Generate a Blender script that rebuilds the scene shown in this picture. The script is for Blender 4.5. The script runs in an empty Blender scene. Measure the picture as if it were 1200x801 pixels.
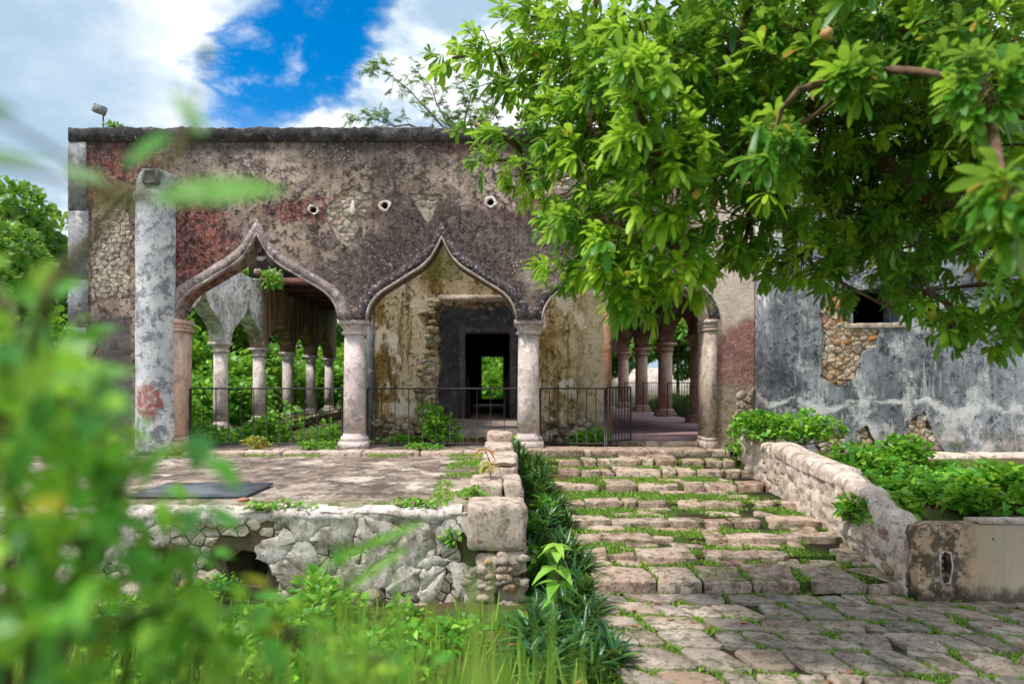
import bpy, bmesh, math, random
import numpy as np
from mathutils import Vector, noise as mn
from mathutils.geometry import tessellate_polygon

SC = bpy.context.scene
COL = SC.collection
R = math.radians

# ------------------------------------------------------------------ camera, sky, sun, exposure
F_PX, VPX, VPY, CAMZ = 850.0, 572.0, 447.0, 1.13          # focal length in photo pixels, vanishing point, eye height
cd = bpy.data.cameras.new('camera'); cam = bpy.data.objects.new('camera', cd); COL.objects.link(cam)
cam.location = (0, 0, CAMZ); cam.rotation_euler = (R(90), 0, 0)
cd.sensor_width = 36.0; cd.lens = F_PX / 1200 * 36
cd.shift_x = (600 - VPX) / 1200; cd.shift_y = (VPY - 400.5) / 1200
cd.clip_start = 0.02; cd.clip_end = 3000
cd.dof.use_dof = True; cd.dof.focus_distance = 9.0; cd.dof.aperture_fstop = 1.2
SC.camera = cam

SUN_EL, SUN_AZ = 60.0, 246.0      # azimuth: compass style, 0 = +Y, clockwise; 246 = from behind the camera, left
w = bpy.data.worlds.new('World'); SC.world = w; w.use_nodes = True
nt = w.node_tree; nt.nodes.clear()


def wn(ty, ins=None, **kw):
    n = nt.nodes.new(ty)
    for k, v in kw.items():
        setattr(n, k, v)
    for k, v in (ins or {}).items():
        if isinstance(v, bpy.types.NodeSocket):
            nt.links.new(v, n.inputs[k])
        else:
            n.inputs[k].default_value = v
    return n


def wm(op, a, b=0.0, c=0.0):
    return wn('ShaderNodeMath', {0: a, 1: b, 2: c}, operation=op).outputs[0]


sky = wn('ShaderNodeTexSky', sky_type='NISHITA', sun_disc=False, sun_elevation=R(SUN_EL), sun_rotation=R(SUN_AZ),
         air_density=1.0, dust_density=0.3, ozone_density=3.0)
hs = wn('ShaderNodeHueSaturation', {'Saturation': 1.5, 'Value': 1.25, 'Color': sky.outputs[0]})
bg_sky = wn('ShaderNodeBackground', {'Color': hs.outputs[0], 'Strength': 0.1})
tc = wn('ShaderNodeTexCoord')
sep = wn('ShaderNodeSeparateXYZ', {0: tc.outputs['Generated']})
dx, dy, dz = sep.outputs
ady = wm('MAXIMUM', wm('ABSOLUTE', dy), 0.25)
u = wm('DIVIDE', dx, ady); v = wm('DIVIDE', dz, ady)
# cloud layer seen in perspective
den = wm('ADD', wm('MAXIMUM', dz, 0.0), 0.22)
cp = wn('ShaderNodeCombineXYZ', {0: wm('DIVIDE', dx, den), 1: wm('DIVIDE', dy, den), 2: 0.0})
n1 = wn('ShaderNodeTexNoise', {'Vector': cp.outputs[0], 'Scale': 1.7, 'Detail': 9.0, 'Roughness': 0.58, 'Distortion': 0.25})
n2 = wn('ShaderNodeTexNoise', {'Vector': cp.outputs[0], 'Scale': 4.5, 'Detail': 8.0, 'Roughness': 0.62, 'Distortion': 0.2})
n3 = wn('ShaderNodeTexNoise', {'Vector': cp.outputs[0], 'Scale': 0.9, 'Detail': 4.0, 'Roughness': 0.5})
# the gap of blue: a rift running across the sky ahead (a slanted band of directions)
GU, GV = (352 - VPX) / F_PX, (VPY - 48) / F_PX
a_ = wm('ADD', wm('MULTIPLY', wm('SUBTRACT', u, GU), 0.80), wm('MULTIPLY', wm('SUBTRACT', v, GV), -0.60))
b_ = wm('ADD', wm('MULTIPLY', wm('SUBTRACT', u, GU), 0.60), wm('MULTIPLY', wm('SUBTRACT', v, GV), 0.80))
wob = wm('MULTIPLY', wm('SUBTRACT', n2.outputs['Fac'], 0.5), 0.20)
wob2 = wm('MULTIPLY', wm('SUBTRACT', n1.outputs['Fac'], 0.5), 0.20)
a2 = wm('DIVIDE', wm('ADD', wm('ADD', a_, wob), wob2), 0.086)
b2 = wm('DIVIDE', wm('ADD', wm('ADD', b_, wob), wm('MULTIPLY', wob2, -1.0)), 0.17)
d2 = wm('ADD', wm('MULTIPLY', a2, a2), wm('MULTIPLY', b2, b2))
gap = wn('ShaderNodeMapRange', {'Value': d2, 'From Min': 0.45, 'From Max': 1.5, 'To Min': 0.0, 'To Max': 1.0}, interpolation_type='SMOOTHSTEP').outputs[0]
cover = wn('ShaderNodeMapRange', {'Value': n1.outputs['Fac'], 'From Min': 0.26, 'From Max': 0.40, 'To Min': 0.0, 'To Max': 1.0}, interpolation_type='SMOOTHSTEP').outputs[0]
wisps = wn('ShaderNodeMapRange', {'Value': n2.outputs['Fac'], 'From Min': 0.52, 'From Max': 0.75, 'To Min': 0.0, 'To Max': 0.7}, interpolation_type='SMOOTHSTEP').outputs[0]
cf = wm('MULTIPLY', cover, wm('MAXIMUM', gap, wisps))
shade = wn('ShaderNodeMapRange', {'Value': wm('ADD', n3.outputs['Fac'], wm('ADD', wm('MULTIPLY', wm('SUBTRACT', n1.outputs['Fac'], 0.5), 1.3), wm('MULTIPLY', wm('SUBTRACT', n2.outputs['Fac'], 0.5), 0.7))),
                                  'From Min': 0.36, 'From Max': 0.60, 'To Min': 0.0, 'To Max': 1.0}, interpolation_type='SMOOTHSTEP').outputs[0]
bank = wm('ADD', wm('POWER', wm('DIVIDE', wm('SUBTRACT', u, (40 - VPX) / F_PX), 0.24), 2.0), wm('POWER', wm('DIVIDE', wm('SUBTRACT', v, (VPY - 110) / F_PX), 0.22), 2.0))
bank = wn('ShaderNodeMapRange', {'Value': wm('ADD', bank, wm('ADD', wm('MULTIPLY', wob, 9.0), wm('MULTIPLY', wob2, 5.0))), 'From Min': 0.1, 'From Max': 1.4, 'To Min': 0.12, 'To Max': 1.0}, interpolation_type='SMOOTHSTEP').outputs[0]
shade = wm('MULTIPLY', shade, bank)
cc = wn('ShaderNodeMix', data_type='RGBA')
nt.links.new(shade, cc.inputs[0]); cc.inputs[6].default_value = (0.36, 0.50, 0.64, 1); cc.inputs[7].default_value = (0.93, 0.96, 1.0, 1)
bg_cl = wn('ShaderNodeBackground', {'Color': cc.outputs[2], 'Strength': 0.90})
mx = wn('ShaderNodeMixShader', {0: cf, 1: bg_sky.outputs[0], 2: bg_cl.outputs[0]})
wn('ShaderNodeOutputWorld', {0: mx.outputs[0]})

sl = bpy.data.lights.new('sun', 'SUN'); sl.energy = 3.1; sl.angle = R(7); sl.color = (1.0, 0.95, 0.87)
so = bpy.data.objects.new('sun', sl); COL.objects.link(so)
sd = Vector((math.sin(R(SUN_AZ)) * math.cos(R(SUN_EL)), math.cos(R(SUN_AZ)) * math.cos(R(SUN_EL)), math.sin(R(SUN_EL))))
so.rotation_euler = sd.to_track_quat('Z', 'Y').to_euler()

vs = SC.view_settings
vs.view_transform = 'Standard'; vs.look = 'None'; vs.exposure = 0.55; vs.gamma = 1.0; vs.use_curve_mapping = False
cy = SC.cycles
cy.use_denoising = True
cy.max_bounces = 7; cy.diffuse_bounces = 4; cy.glossy_bounces = 2; cy.transmission_bounces = 4; cy.transparent_max_bounces = 6
cy.sample_clamp_indirect = 6.0


# ------------------------------------------------------------------ helpers
def XZ(px, py, Y):
    """photo pixel -> (X, Z) on the plane Y"""
    return ((px - VPX) / F_PX * Y, CAMZ - (py - VPY) / F_PX * Y)


def PT(px, py, Y):
    x, z = XZ(px, py, Y)
    return np.array((x, Y, z))


def lin(c):
    c = c / 255.0
    return c / 12.92 if c <= 0.04045 else ((c + 0.055) / 1.055) ** 2.4


def C(r, g, b):
    return (lin(r), lin(g), lin(b), 1.0)


class Acc:
    """collects vertices and faces, builds one mesh"""
    def __init__(s):
        s.V = []; s.F = []; s.T = []; s.n = 0

    def add(s, V, F, tint=None):
        V = np.asarray(V, float).reshape(-1, 3)
        for f in (F if isinstance(F, list) and len(F) and isinstance(F[0], np.ndarray) else [np.asarray(F, int)]):
            s.F.append(np.asarray(f, int) + s.n)
        s.V.append(V); s.n += len(V)
        if tint is None:
            tint = np.zeros(len(V))
        s.T.append(np.broadcast_to(np.asarray(tint, float), (len(V),)))
        return s

    def polys(s, V, faces):
        """python face lists of any size"""
        by = {}
        for f in faces:
            by.setdefault(len(f), []).append(f)
        V = np.asarray(V, float).reshape(-1, 3)
        for k, fl in by.items():
            s.F.append(np.array(fl, int) + s.n)
        s.V.append(V); s.T.append(np.zeros(len(V))); s.n += len(V)
        return s

    def box(s, x0, x1, y0, y1, z0, z1):
        V = [(x, y, z) for z in (z0, z1) for y in (y0, y1) for x in (x0, x1)]
        return s.add(V, [(0, 2, 3, 1), (4, 5, 7, 6), (0, 1, 5, 4), (2, 6, 7, 3), (0, 4, 6, 2), (1, 3, 7, 5)])

    def tube(s, pts, rad, sides=6, caps=True):
        pts = np.asarray(pts, float); k = len(pts)
        rad = np.broadcast_to(np.asarray(rad, float), (k,))
        d = np.gradient(pts, axis=0); d /= np.linalg.norm(d, axis=1)[:, None] + 1e-9
        up = np.where(np.abs(d[:, 2:3]) > 0.9, np.array([[1., 0, 0]]), np.array([[0, 0, 1.]]))
        a = np.cross(d, up); a /= np.linalg.norm(a, axis=1)[:, None] + 1e-9
        b = np.cross(d, a)
        th = np.linspace(0, 2 * math.pi, sides, endpoint=False)
        V = pts[:, None, :] + rad[:, None, None] * (np.cos(th)[None, :, None] * a[:, None, :] + np.sin(th)[None, :, None] * b[:, None, :])
        i = np.arange(k - 1)[:, None] * sides; j = np.arange(sides)[None, :]; j2 = (j + 1) % sides
        Q = np.stack([i + j, i + j2, i + sides + j2, i + sides + j], -1).reshape(-1, 4)
        F = [Q]
        if caps and sides == 4:
            F.append(np.array([[0, 1, 2, 3], [(k - 1) * sides + q for q in (3, 2, 1, 0)]]))
        elif caps:
            c0 = np.array([[0, q, q + 1] for q in range(1, sides - 1)]); F.append(c0); F.append((c0 + (k - 1) * sides)[:, ::-1])
        return s.add(V.reshape(-1, 3), F)

    def lathe(s, prof, cx, cy, seg=24, half=False):
        """prof: list of (r, z)"""
        prof = np.asarray(prof, float)
        th = np.linspace(0, 2 * math.pi, seg, endpoint=False)
        V = np.stack([np.stack([cx + r * np.cos(th), cy + r * np.sin(th), np.full(seg, z)], -1) for r, z in prof]).reshape(-1, 3)
        k = len(prof); i = np.arange(k - 1)[:, None] * seg; j = np.arange(seg)[None, :]; j2 = (j + 1) % seg
        Q = np.stack([i + j, i + j2, i + seg + j2, i + seg + j], -1).reshape(-1, 4)
        c0 = np.array([[0, q + 1, q] for q in range(1, seg - 1)])
        return s.add(V, [Q, c0, (c0 + (k - 1) * seg)[:, ::-1]])


def build(name, acc, mat, parent=None, smooth=False, kind=None, label=None):
    me = bpy.data.meshes.new(name)
    V = np.concatenate(acc.V); nV = len(V)
    loops = np.concatenate([f.reshape(-1) for f in acc.F]); sizes = np.concatenate([np.full(len(f), f.shape[1]) for f in acc.F])
    starts = np.concatenate([[0], np.cumsum(sizes)[:-1]])
    me.vertices.add(nV); me.vertices.foreach_set('co', V.astype(np.float32).reshape(-1))
    me.loops.add(len(loops)); me.loops.foreach_set('vertex_index', loops.astype(np.int32))
    me.polygons.add(len(sizes)); me.polygons.foreach_set('loop_start', starts.astype(np.int32))
    me.polygons.foreach_set('loop_total', sizes.astype(np.int32))
    if smooth:
        me.polygons.foreach_set('use_smooth', np.ones(len(sizes), bool))
    T = np.concatenate(acc.T)
    if T.any():
        at = me.attributes.new('tint', 'FLOAT', 'POINT'); at.data.foreach_set('value', T.astype(np.float32))
    me.update(calc_edges=True); me.validate()
    if mat:
        me.materials.append(mat)
    o = bpy.data.objects.new(name, me); COL.objects.link(o)
    if parent:
        o.parent = parent
    if kind:
        o['kind'] = kind
    if label:
        o['label'] = label
    return o


def thing(name, label, cat, group=None, loc=(0, 0, 0)):
    o = bpy.data.objects.new(name, None); COL.objects.link(o); o.location = loc; o.empty_display_size = 0.2
    return tag(o, label, cat, group)


def tag(o, label, cat, group=None):
    o['label'] = label; o['category'] = cat
    if group:
        o['group'] = group
    return o


def copy_tree(o, parent=None):
    c = o.copy(); COL.objects.link(c); c.parent = parent
    for ch in list(o.children):
        copy_tree(ch, c)
    return c


# ------------------------------------------------------------------ material builder
class M:
    def __init__(s, name):
        s.m = bpy.data.materials.new(name); s.m.use_nodes = True; s.t = s.m.node_tree; s.t.nodes.clear()
        s.geo = s.n('ShaderNodeNewGeometry'); s.pos = s.geo.outputs['Position']
        sp = s.n('ShaderNodeSeparateXYZ', {0: s.pos}); s.x, s.y, s.z = sp.outputs

    def n(s, ty, ins=None, **kw):
        n = s.t.nodes.new(ty)
        for k, v in kw.items():
            setattr(n, k, v)
        for k, v in (ins or {}).items():
            if isinstance(v, bpy.types.NodeSocket):
                s.t.links.new(v, n.inputs[k])
            else:
                n.inputs[k].default_value = v
        return n

    def vec(s, sx=1., sy=1., sz=1., off=(0, 0, 0), base=None):
        return s.n('ShaderNodeMapping', {'Vector': base or s.pos, 'Scale': (sx, sy, sz), 'Location': off}).outputs[0]

    def noise(s, scale, detail=5., rough=.6, vec=None, dist=0.):
        return s.n('ShaderNodeTexNoise', {'Vector': vec or s.pos, 'Scale': scale, 'Detail': detail, 'Roughness': rough, 'Distortion': dist}).outputs['Fac']

    def vor(s, scale, feature='F1', out='Distance', vec=None):
        return s.n('ShaderNodeTexVoronoi', {'Vector': vec or s.pos, 'Scale': scale}, feature=feature).outputs[out]

    def mth(s, op, a, b=0., c=0., clamp=False):
        n = s.n('ShaderNodeMath', {0: a, 1: b, 2: c}, operation=op); n.use_clamp = clamp
        return n.outputs[0]

    def ss(s, v, a, b, lo=0., hi=1.):
        """smoothstep of v between a and b"""
        if a > b:
            a, b, lo, hi = b, a, hi, lo
        return s.n('ShaderNodeMapRange', {'Value': v, 'From Min': a, 'From Max': b, 'To Min': lo, 'To Max': hi}, interpolation_type='SMOOTHSTEP').outputs[0]

    def mix(s, a, b, f, blend='MIX'):
        n = s.n('ShaderNodeMix', data_type='RGBA', blend_type=blend)
        for i, v in ((0, f), (6, a), (7, b)):
            if isinstance(v, bpy.types.NodeSocket):
                s.t.links.new(v, n.inputs[i])
            else:
                n.inputs[i].default_value = v
        return n.outputs[2]

    def mul(s, *a):
        r = a[0]
        for b in a[1:]:
            r = s.mth('MULTIPLY', r, b)
        return r

    def ell(s, cx, cz, rx, rz, wob, soft=0.35, xs=None, zs=None):
        """wobbly patch of wear, 1 inside: centre and radii in metres on the x/z (or given) axes"""
        a = s.mth('DIVIDE', s.mth('SUBTRACT', xs or s.x, cx), rx); b = s.mth('DIVIDE', s.mth('SUBTRACT', zs or s.z, cz), rz)
        d = s.mth('ADD', s.mth('ADD', s.mth('MULTIPLY', a, a), s.mth('MULTIPLY', b, b)), wob)
        return s.ss(d, 1 + soft, 1 - soft)

    def wob(s, scale=2.2, amp=2.2):
        return s.mth('MULTIPLY', s.mth('SUBTRACT', s.noise(scale, 6., .65), .5), amp)

    def done(s, col, rough=.9, bump=None, dist=.02, strength=1., spec=.25, trans=None):
        p = s.n('ShaderNodeBsdfPrincipled')
        for k, v in (('Base Color', col), ('Roughness', rough), ('Specular IOR Level', spec)):
            if isinstance(v, bpy.types.NodeSocket):
                s.t.links.new(v, p.inputs[k])
            else:
                p.inputs[k].default_value = v
        if bump is not None:
            b = s.n('ShaderNodeBump', {'Height': bump, 'Distance': dist, 'Strength': strength})
            s.t.links.new(b.outputs[0], p.inputs['Normal'])
        res = p.outputs[0]
        if trans is not None:
            tb = s.n('ShaderNodeBsdfTranslucent', {'Color': trans[0]})
            res = s.n('ShaderNodeMixShader', {0: trans[1], 1: res, 2: tb.outputs[0]}).outputs[0]
        s.n('ShaderNodeOutputMaterial', {0: res})
        return s.m


def px_m(px, py, Y):
    return XZ(px, py, Y)


# ---- weathered plaster of the arcade
def mat_facade():
    m = M('weathered_facade_plaster'); Yf = 12.3

    def E(px, py, rx, ry, wb, soft=.35):
        x, z = XZ(px, py, Yf)
        return m.ell(x, z, rx * Yf / F_PX, ry * Yf / F_PX, wb, soft)
    w1 = m.wob(1.6, 2.6); w2 = m.wob(3.5, 2.4)
    big = m.noise(.9, 5., .6); mid = m.noise(4., 9., .72); fine = m.noise(13., 9., .78); grit = m.noise(34., 5., .75); pit = m.noise(9., 9., .75, m.vec(1, 1, 1, (4, 7, 2)))
    c = m.mix(C(198, 174, 156), C(154, 134, 122), m.ss(big, .40, .60))
    c = m.mix(c, C(206, 186, 172), m.mul(m.ss(mid, .50, .64), .8))
    # pale scraped plaster between the arches
    c = m.mix(c, C(214, 188, 170), m.mul(E(355, 288, 55, 45, w1), .8))
    # old red limewash
    red = m.mix(C(122, 36, 40), C(166, 84, 76), m.ss(mid, .40, .60))
    for a in ((228, 292, 46, 66), (122, 195, 30, 50), (380, 247, 66, 15), (650, 245, 70, 16), (730, 250, 60, 18), (160, 180, 34, 28), (560, 172, 100, 9)):
        c = m.mix(c, red, m.mul(E(*a, w2, .5), m.ss(fine, .36, .52), .92))
    # black lichen: specks everywhere, dense in the dark belt
    c = m.mix(c, C(54, 46, 48), m.mul(m.ss(pit, .49, .57), .85))
    c = m.mix(c, C(36, 31, 33), m.mul(m.ss(fine, .53, .60), .85))
    belt = m.mth('MAXIMUM', E(520, 305, 150, 72, w1, .6), m.mth('MAXIMUM', E(450, 330, 45, 45, w1, .6), E(690, 300, 110, 70, w1, .6)))
    c = m.mix(c, m.mix(C(44, 37, 40), C(136, 114, 110), m.ss(fine, .42, .60)), m.mul(belt, .90))
    up = m.ss(m.mth('ADD', m.z, m.mth('ADD', m.mul(m.mth('SUBTRACT', mid, .5), 1.4), m.mul(m.mth('SUBTRACT', m.noise(1., 6., .7, m.vec(3.5, 1., .3)), .5), 2.6))), 4.55, 5.2)
    c = m.mix(c, m.mix(C(58, 51, 53), C(124, 108, 104), m.ss(fine, .42, .60)), m.mul(up, .82))
    # water streaks
    st = m.noise(1., 7., .7, m.vec(6., 1., .35))
    c = m.mix(c, C(50, 44, 46), m.mul(m.ss(st, .50, .62), m.ss(pit, .36, .50), m.ss(m.z, 2.6, 4.6, .25, .6)))
    # flaked pale spots in the upper right and round the bare stones
    flk = m.mth('MAXIMUM', E(600, 215, 95, 32, w1, .6), m.mth('MAXIMUM', E(400, 270, 45, 40, w1, .6), E(300, 200, 60, 22, w1, .6)))
    c = m.mix(c, C(222, 200, 186), m.mul(flk, m.ss(m.noise(6.5, 9., .75, m.vec(1, 1, 1, (3, 9, 9))), .50, .57), .85))
    # pale lichen and lime flecks
    vd = m.vor(17.)
    c = m.mix(c, C(226, 214, 208), m.mul(m.ss(vd, .34, .20), m.ss(m.noise(2.6, 6., .75), .49, .60), m.mth('MAXIMUM', .15, m.mth('MAXIMUM', E(520, 335, 140, 45, w2), E(430, 190, 90, 30, w2))), .9))
    c = m.mix(c, C(216, 200, 190), m.mul(m.ss(grit, .56, .64), .45))
    tone = m.noise(.55, 5., .6, m.vec(1., 1., 1.3, (2.5, 0, 6.)))
    c = m.mix(c, C(66, 57, 58), m.mul(m.ss(tone, .50, .64), m.ss(pit, .34, .50), .5))
    c = m.mix(c, C(216, 196, 180), m.mul(m.ss(tone, .46, .34), m.ss(mid, .42, .56), .55))
    # pink bare wall at the right end and stone colours of the left pier
    rt = m.ss(m.x, 3.45, 3.6)
    pink = m.mix(C(246, 228, 214), C(228, 200, 186), m.ss(mid, .4, .65))
    pink = m.mix(pink, C(240, 226, 216), m.mul(m.ss(m.noise(9., 6., .7), .55, .66), .7))
    x_, z_ = XZ(862, 425, Yf)
    redr = m.mul(m.ell(x_ + .12, z_ - .05, .62, .80, m.wob(1.8, 2.6), .3), m.ss(fine, .34, .5, .45, 1.))
    pink = m.mix(pink, m.mix(C(172, 104, 98), C(136, 82, 80), m.ss(mid, .4, .6)), m.mul(redr, .85))
    pink = m.mix(pink, m.mix(C(190, 168, 150), C(150, 128, 108), m.ss(fine, .4, .6)), m.ell(x_ - .1, .55, .6, .55, w2, .3))
    c = m.mix(c, pink, rt)
    lf = m.ss(m.x, -6.0, -6.1)
    lp = m.mul(lf, m.ss(m.z, 2.35, 2.1))
    c = m.mix(c, m.mix(C(116, 112, 110), C(84, 80, 82), m.ss(mid, .4, .6)), m.mul(lp, .9))
    # moss near the top of the left pier
    c = m.mix(c, C(120, 124, 70), m.mul(E(135, 235, 30, 22, w1), .6))
    h = m.mth('ADD', m.mul(mid, .6), m.mth('ADD', m.mul(fine, .7), m.mul(pit, .5)))
    return m.done(c, .95, h, .07, 1.)


def mat_plain_plaster(name, a, b, spots, spot_amt=.6, sc=4., light=None, moss=0.):
    """aged lime plaster: two tones, dark weathering specks, pale flecks"""
    m = M(name)
    n0 = m.noise(sc * .35, 6., .65); n1 = m.noise(sc * 1.3, 9., .75); n2 = m.noise(sc * 4.5, 8., .78); st = m.noise(1., 7., .7, m.vec(7., 7., .6, (1, 2, 3)))
    c = m.mix(a, b, m.ss(n0, .38, .62))
    c = m.mix(c, spots, m.mul(m.ss(n1, .50, .60), spot_amt))
    c = m.mix(c, spots, m.mul(m.ss(st, .54, .66), spot_amt * .6))
    c = m.mix(c, spots, m.mul(m.ss(n2, .54, .61), spot_amt))
    if light:
        c = m.mix(c, light, m.mul(m.ss(m.noise(sc * 2.3, 8., .75, m.vec(1, 1, 1, (7, 3, 5))), .53, .62), .8))
    if moss:
        c = m.mix(c, C(96, 88, 52), m.mul(m.ss(m.noise(2.3, 8., .72, m.vec(1, 1, 1, (8, 8, 1))), .50, .62), moss)); c = m.mix(c, C(62, 54, 40), m.mul(m.ss(m.noise(4.5, 9., .75, m.vec(1, 1, 1, (1, 6, 9))), .53, .60), moss))
    h = m.mth('ADD', m.mul(n1, .7), m.mul(n2, .5))
    return m.done(c, .95, h, .04, .9)


def mat_half_column():
    m = M('patchy_white_grey_plaster')
    n = m.noise(4.2, 9., .62, None, .4); f = m.noise(30., 6., .7)
    c = m.mix(C(220, 221, 222), C(196, 197, 202), m.ss(m.noise(2., 4., .5), .4, .6))
    c = m.mix(c, C(122, 126, 134), m.mul(m.ss(m.mth('ADD', m.mul(n, .65), m.mul(m.noise(17., 9., .78), .35)), .49, .56), m.ss(m.noise(1., 6., .65, m.vec(5., 5., .5)), .36, .54, .25, .9)))
    cr = m.vor(3.2, 'DISTANCE_TO_EDGE', 'Distance', m.n('ShaderNodeMix', {0: .12, 4: m.pos, 5: m.n('ShaderNodeTexNoise', {'Scale': 3.}).outputs['Color']}, data_type='VECTOR').outputs[1])
    c = m.mix(c, C(90, 90, 94), m.mul(m.ss(cr, .010, .003), .25))
    c = m.mix(c, C(130, 138, 120), m.mul(m.ss(m.z, 3.9, 4.5), .6))
    x, z = XZ(173, 470, 12.0)
    c = m.mix(c, m.mix(C(150, 62, 52), C(190, 110, 90), m.ss(f, .45, .65)), m.mul(m.ell(x, z, .22, .28, m.wob(5., 4.5), .5), m.ss(m.noise(11., 8., .75), .38, .54, .2, .85)))
    c = m.mix(c, C(90, 88, 92), m.mul(m.ss(m.noise(12., 9., .78), .53, .6), .6))
    return m.done(c, .92, m.mth('ADD', m.mul(n, .3), m.mul(f, .4)), .015, .8)


def mat_grey_wall():
    m = M('grey_streaked_wall_plaster')
    w1 = m.wob(1.4, 2.4)
    n0 = m.noise(.7, 6., .62); n1 = m.noise(3.2, 9., .7); n2 = m.noise(11., 9., .78); st = m.noise(1., 8., .72, m.vec(4.5, 1., .55))
    c = m.mix(C(164, 168, 176), C(112, 116, 124), m.ss(m.mth('ADD', m.mul(n0, .6), m.mul(st, .4)), .43, .56))
    c = m.mix(c, C(58, 60, 68), m.mul(m.ss(m.noise(1.1, 9., .72, m.vec(1, 1, 1, (3, 1, 9))), .47, .60), .7))
    c = m.mix(c, C(48, 50, 56), m.mul(m.ss(n2, .50, .58), m.ss(n1, .38, .55), .85))
    # bare lime showing as pale runs
    lime = m.mul(m.ss(m.noise(1.1, 9., .75, m.vec(1.3, 1, .8, (11, 0, 2))), .49, .57), m.ss(n1, .38, .52))
    c = m.mix(c, C(222, 220, 219), m.mul(lime, m.ss(n2, .36, .54, .35, .85)))
    run = m.mul(m.ss(st, .54, .62), m.ss(m.z, 2.9, 1.2))
    c = m.mix(c, C(218, 216, 216), m.mul(run, .55))
    # a creeping pale crack line
    ln = m.mth('ABSOLUTE', m.mth('SUBTRACT', m.z, m.mth('ADD', .72, m.mul(m.mth('SUBTRACT', m.noise(.9, 6., .6), .5), 1.1))))
    c = m.mix(c, C(230, 228, 226), m.mul(m.ss(ln, .09, .02), m.ss(n1, .4, .55), .85))
    c = m.mix(c, C(190, 172, 154), m.mul(m.ss(m.z, .5, -.2), m.ss(n1, .45, .6), .8))
    c = m.mix(c, C(104, 116, 66), m.mul(m.ss(m.z, .75, .0), m.ss(m.noise(2., 6., .7, m.vec(1, 1, 1, (2, 8, 1))), .52, .66), .6))
    c = m.mix(c, C(228, 226, 222), m.mul(m.ss(m.vor(22.), .26, .12), m.ss(m.noise(2.5), .5, .62), .8))
    h = m.mth('ADD', m.mul(n1, .6), m.mul(n2, .5))
    return m.done(c, .93, h, .05, 1.)


def mat_core():
    m = M('olive_stained_plaster'); w1 = m.wob(2.2, 2.2)
    st = m.noise(1., 8., .68, m.vec(3.2, 1., .6)); n1 = m.noise(4.0, 9., .75); n2 = m.noise(13., 9., .78)
    c = m.mix(C(206, 190, 160), C(176, 152, 104), m.ss(st, .4, .6))
    c = m.mix(c, C(122, 98, 48), m.mul(m.ss(m.mth('ADD', m.mul(st, .6), m.mul(n1, .4)), .47, .57), .9))
    c = m.mix(c, C(46, 38, 24), m.mul(m.ss(n2, .50, .58), m.ss(n1, .40, .54), .9))
    c = m.mix(c, C(84, 72, 40), m.mul(m.ss(m.noise(1., 8., .7, m.vec(5., 1., .5, (4, 4, 4))), .52, .62), .85))
    c = m.mix(c, C(222, 212, 196), m.mul(m.ss(m.noise(2.6, 8., .66, m.vec(1, 1, .6, (5, 5, 1))), .54, .60), .9))
    # paler, pinkish towards the right-hand corner
    c = m.mix(c, C(214, 198, 176), m.mul(m.ss(m.mth('ADD', m.x, m.mul(w1, .2)), 1.5, 2.0), m.ss(n2, .35, .55), .8))
    c = m.mix(c, C(96, 110, 48), m.mul(m.ell(-.85, 3.45, .5, .4, w1), .55))
    c = m.mix(c, C(96, 82, 64), m.mul(m.ss(m.z, .9, .2), m.ss(n1, .42, .6), .8))
    return m.done(c, .95, m.mth('ADD', m.mul(n1, .7), m.mul(n2, .5)), .08, 1.)


def mat_stone(name, cols, dark, moss=0., sc=9., bumpd=.03):
    """limestone / paving stone; each stone has its own tone"""
    m = M(name)
    oi = m.n('ShaderNodeObjectInfo').outputs['Random']
    cr = m.n('ShaderNodeValToRGB', {0: oi}); e = cr.color_ramp.elements
    e[0].color = cols[0]; e[0].position = 0.
    e[1].color = cols[-1]; e[1].position = 1.
    for i, c_ in enumerate(cols[1:-1]):
        q = e.new((i + 1) / (len(cols) - 1)); q.color = c_
    n0 = m.noise(sc * .4, 7., .7); n1 = m.noise(sc, 9., .75); n2 = m.noise(sc * 4, 8., .78)
    c = m.mix(cr.outputs[0], C(226, 210, 194), m.mul(m.ss(n0, .48, .6), .5))
    c = m.mix(c, dark, m.mul(m.ss(n1, .49, .60), .6))
    c = m.mix(c, dark, m.mul(m.ss(n2, .54, .62), .7))
    if moss:
        c = m.mix(c, C(74, 84, 42), m.mul(m.ss(m.noise(sc * .55, 7., .7, m.vec(1, 1, 1, (9, 2, 4))), .55 - .1 * moss, .68 - .1 * moss), .7))
    return m.done(c, .9, m.mth('ADD', m.mul(n1, .6), m.mul(n2, .4)), bumpd, 1.)


def mat_leaf(name, young, mature, old, trans=.32, rough=.42, spec=.45, vein=True):
    """leaf colour by age (tint 0 = mature, 1 = new growth, -1 = old)"""
    m = M(name)
    t = m.n('ShaderNodeAttribute', attribute_name='tint').outputs['Fac']
    c = m.mix(mature, young, m.ss(t, 0., 1.))
    c = m.mix(c, old, m.ss(t, 0., -1.))
    c = m.mix(c, mature, m.mul(m.ss(m.noise(7., 3., .6), .4, .65), .3))
    c = m.mix(c, C(176, 140, 50), m.ss(t, 1.6, 2.0))
    tr = m.mix(c, (.55, .8, .10, 1), .45)
    return m.done(c, rough, None, spec=spec, trans=(tr, trans))


def mat_ground():
    m = M('earth_and_moss')
    n0 = m.noise(1.3, 6., .65); n1 = m.noise(9., 8., .7); n2 = m.noise(60., 5., .7)
    c = m.mix(C(92, 76, 54), C(84, 104, 44), m.ss(n0, .38, .56))
    c = m.mix(c, C(120, 104, 82), m.mul(m.ss(n1, .56, .68), .6))
    c = m.mix(c, C(50, 60, 28), m.mul(m.ss(n2, .5, .64), .6))
    return m.done(c, .97, m.mth('ADD', m.mul(n1, .5), m.mul(n2, .5)), .03, 1.)


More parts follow.
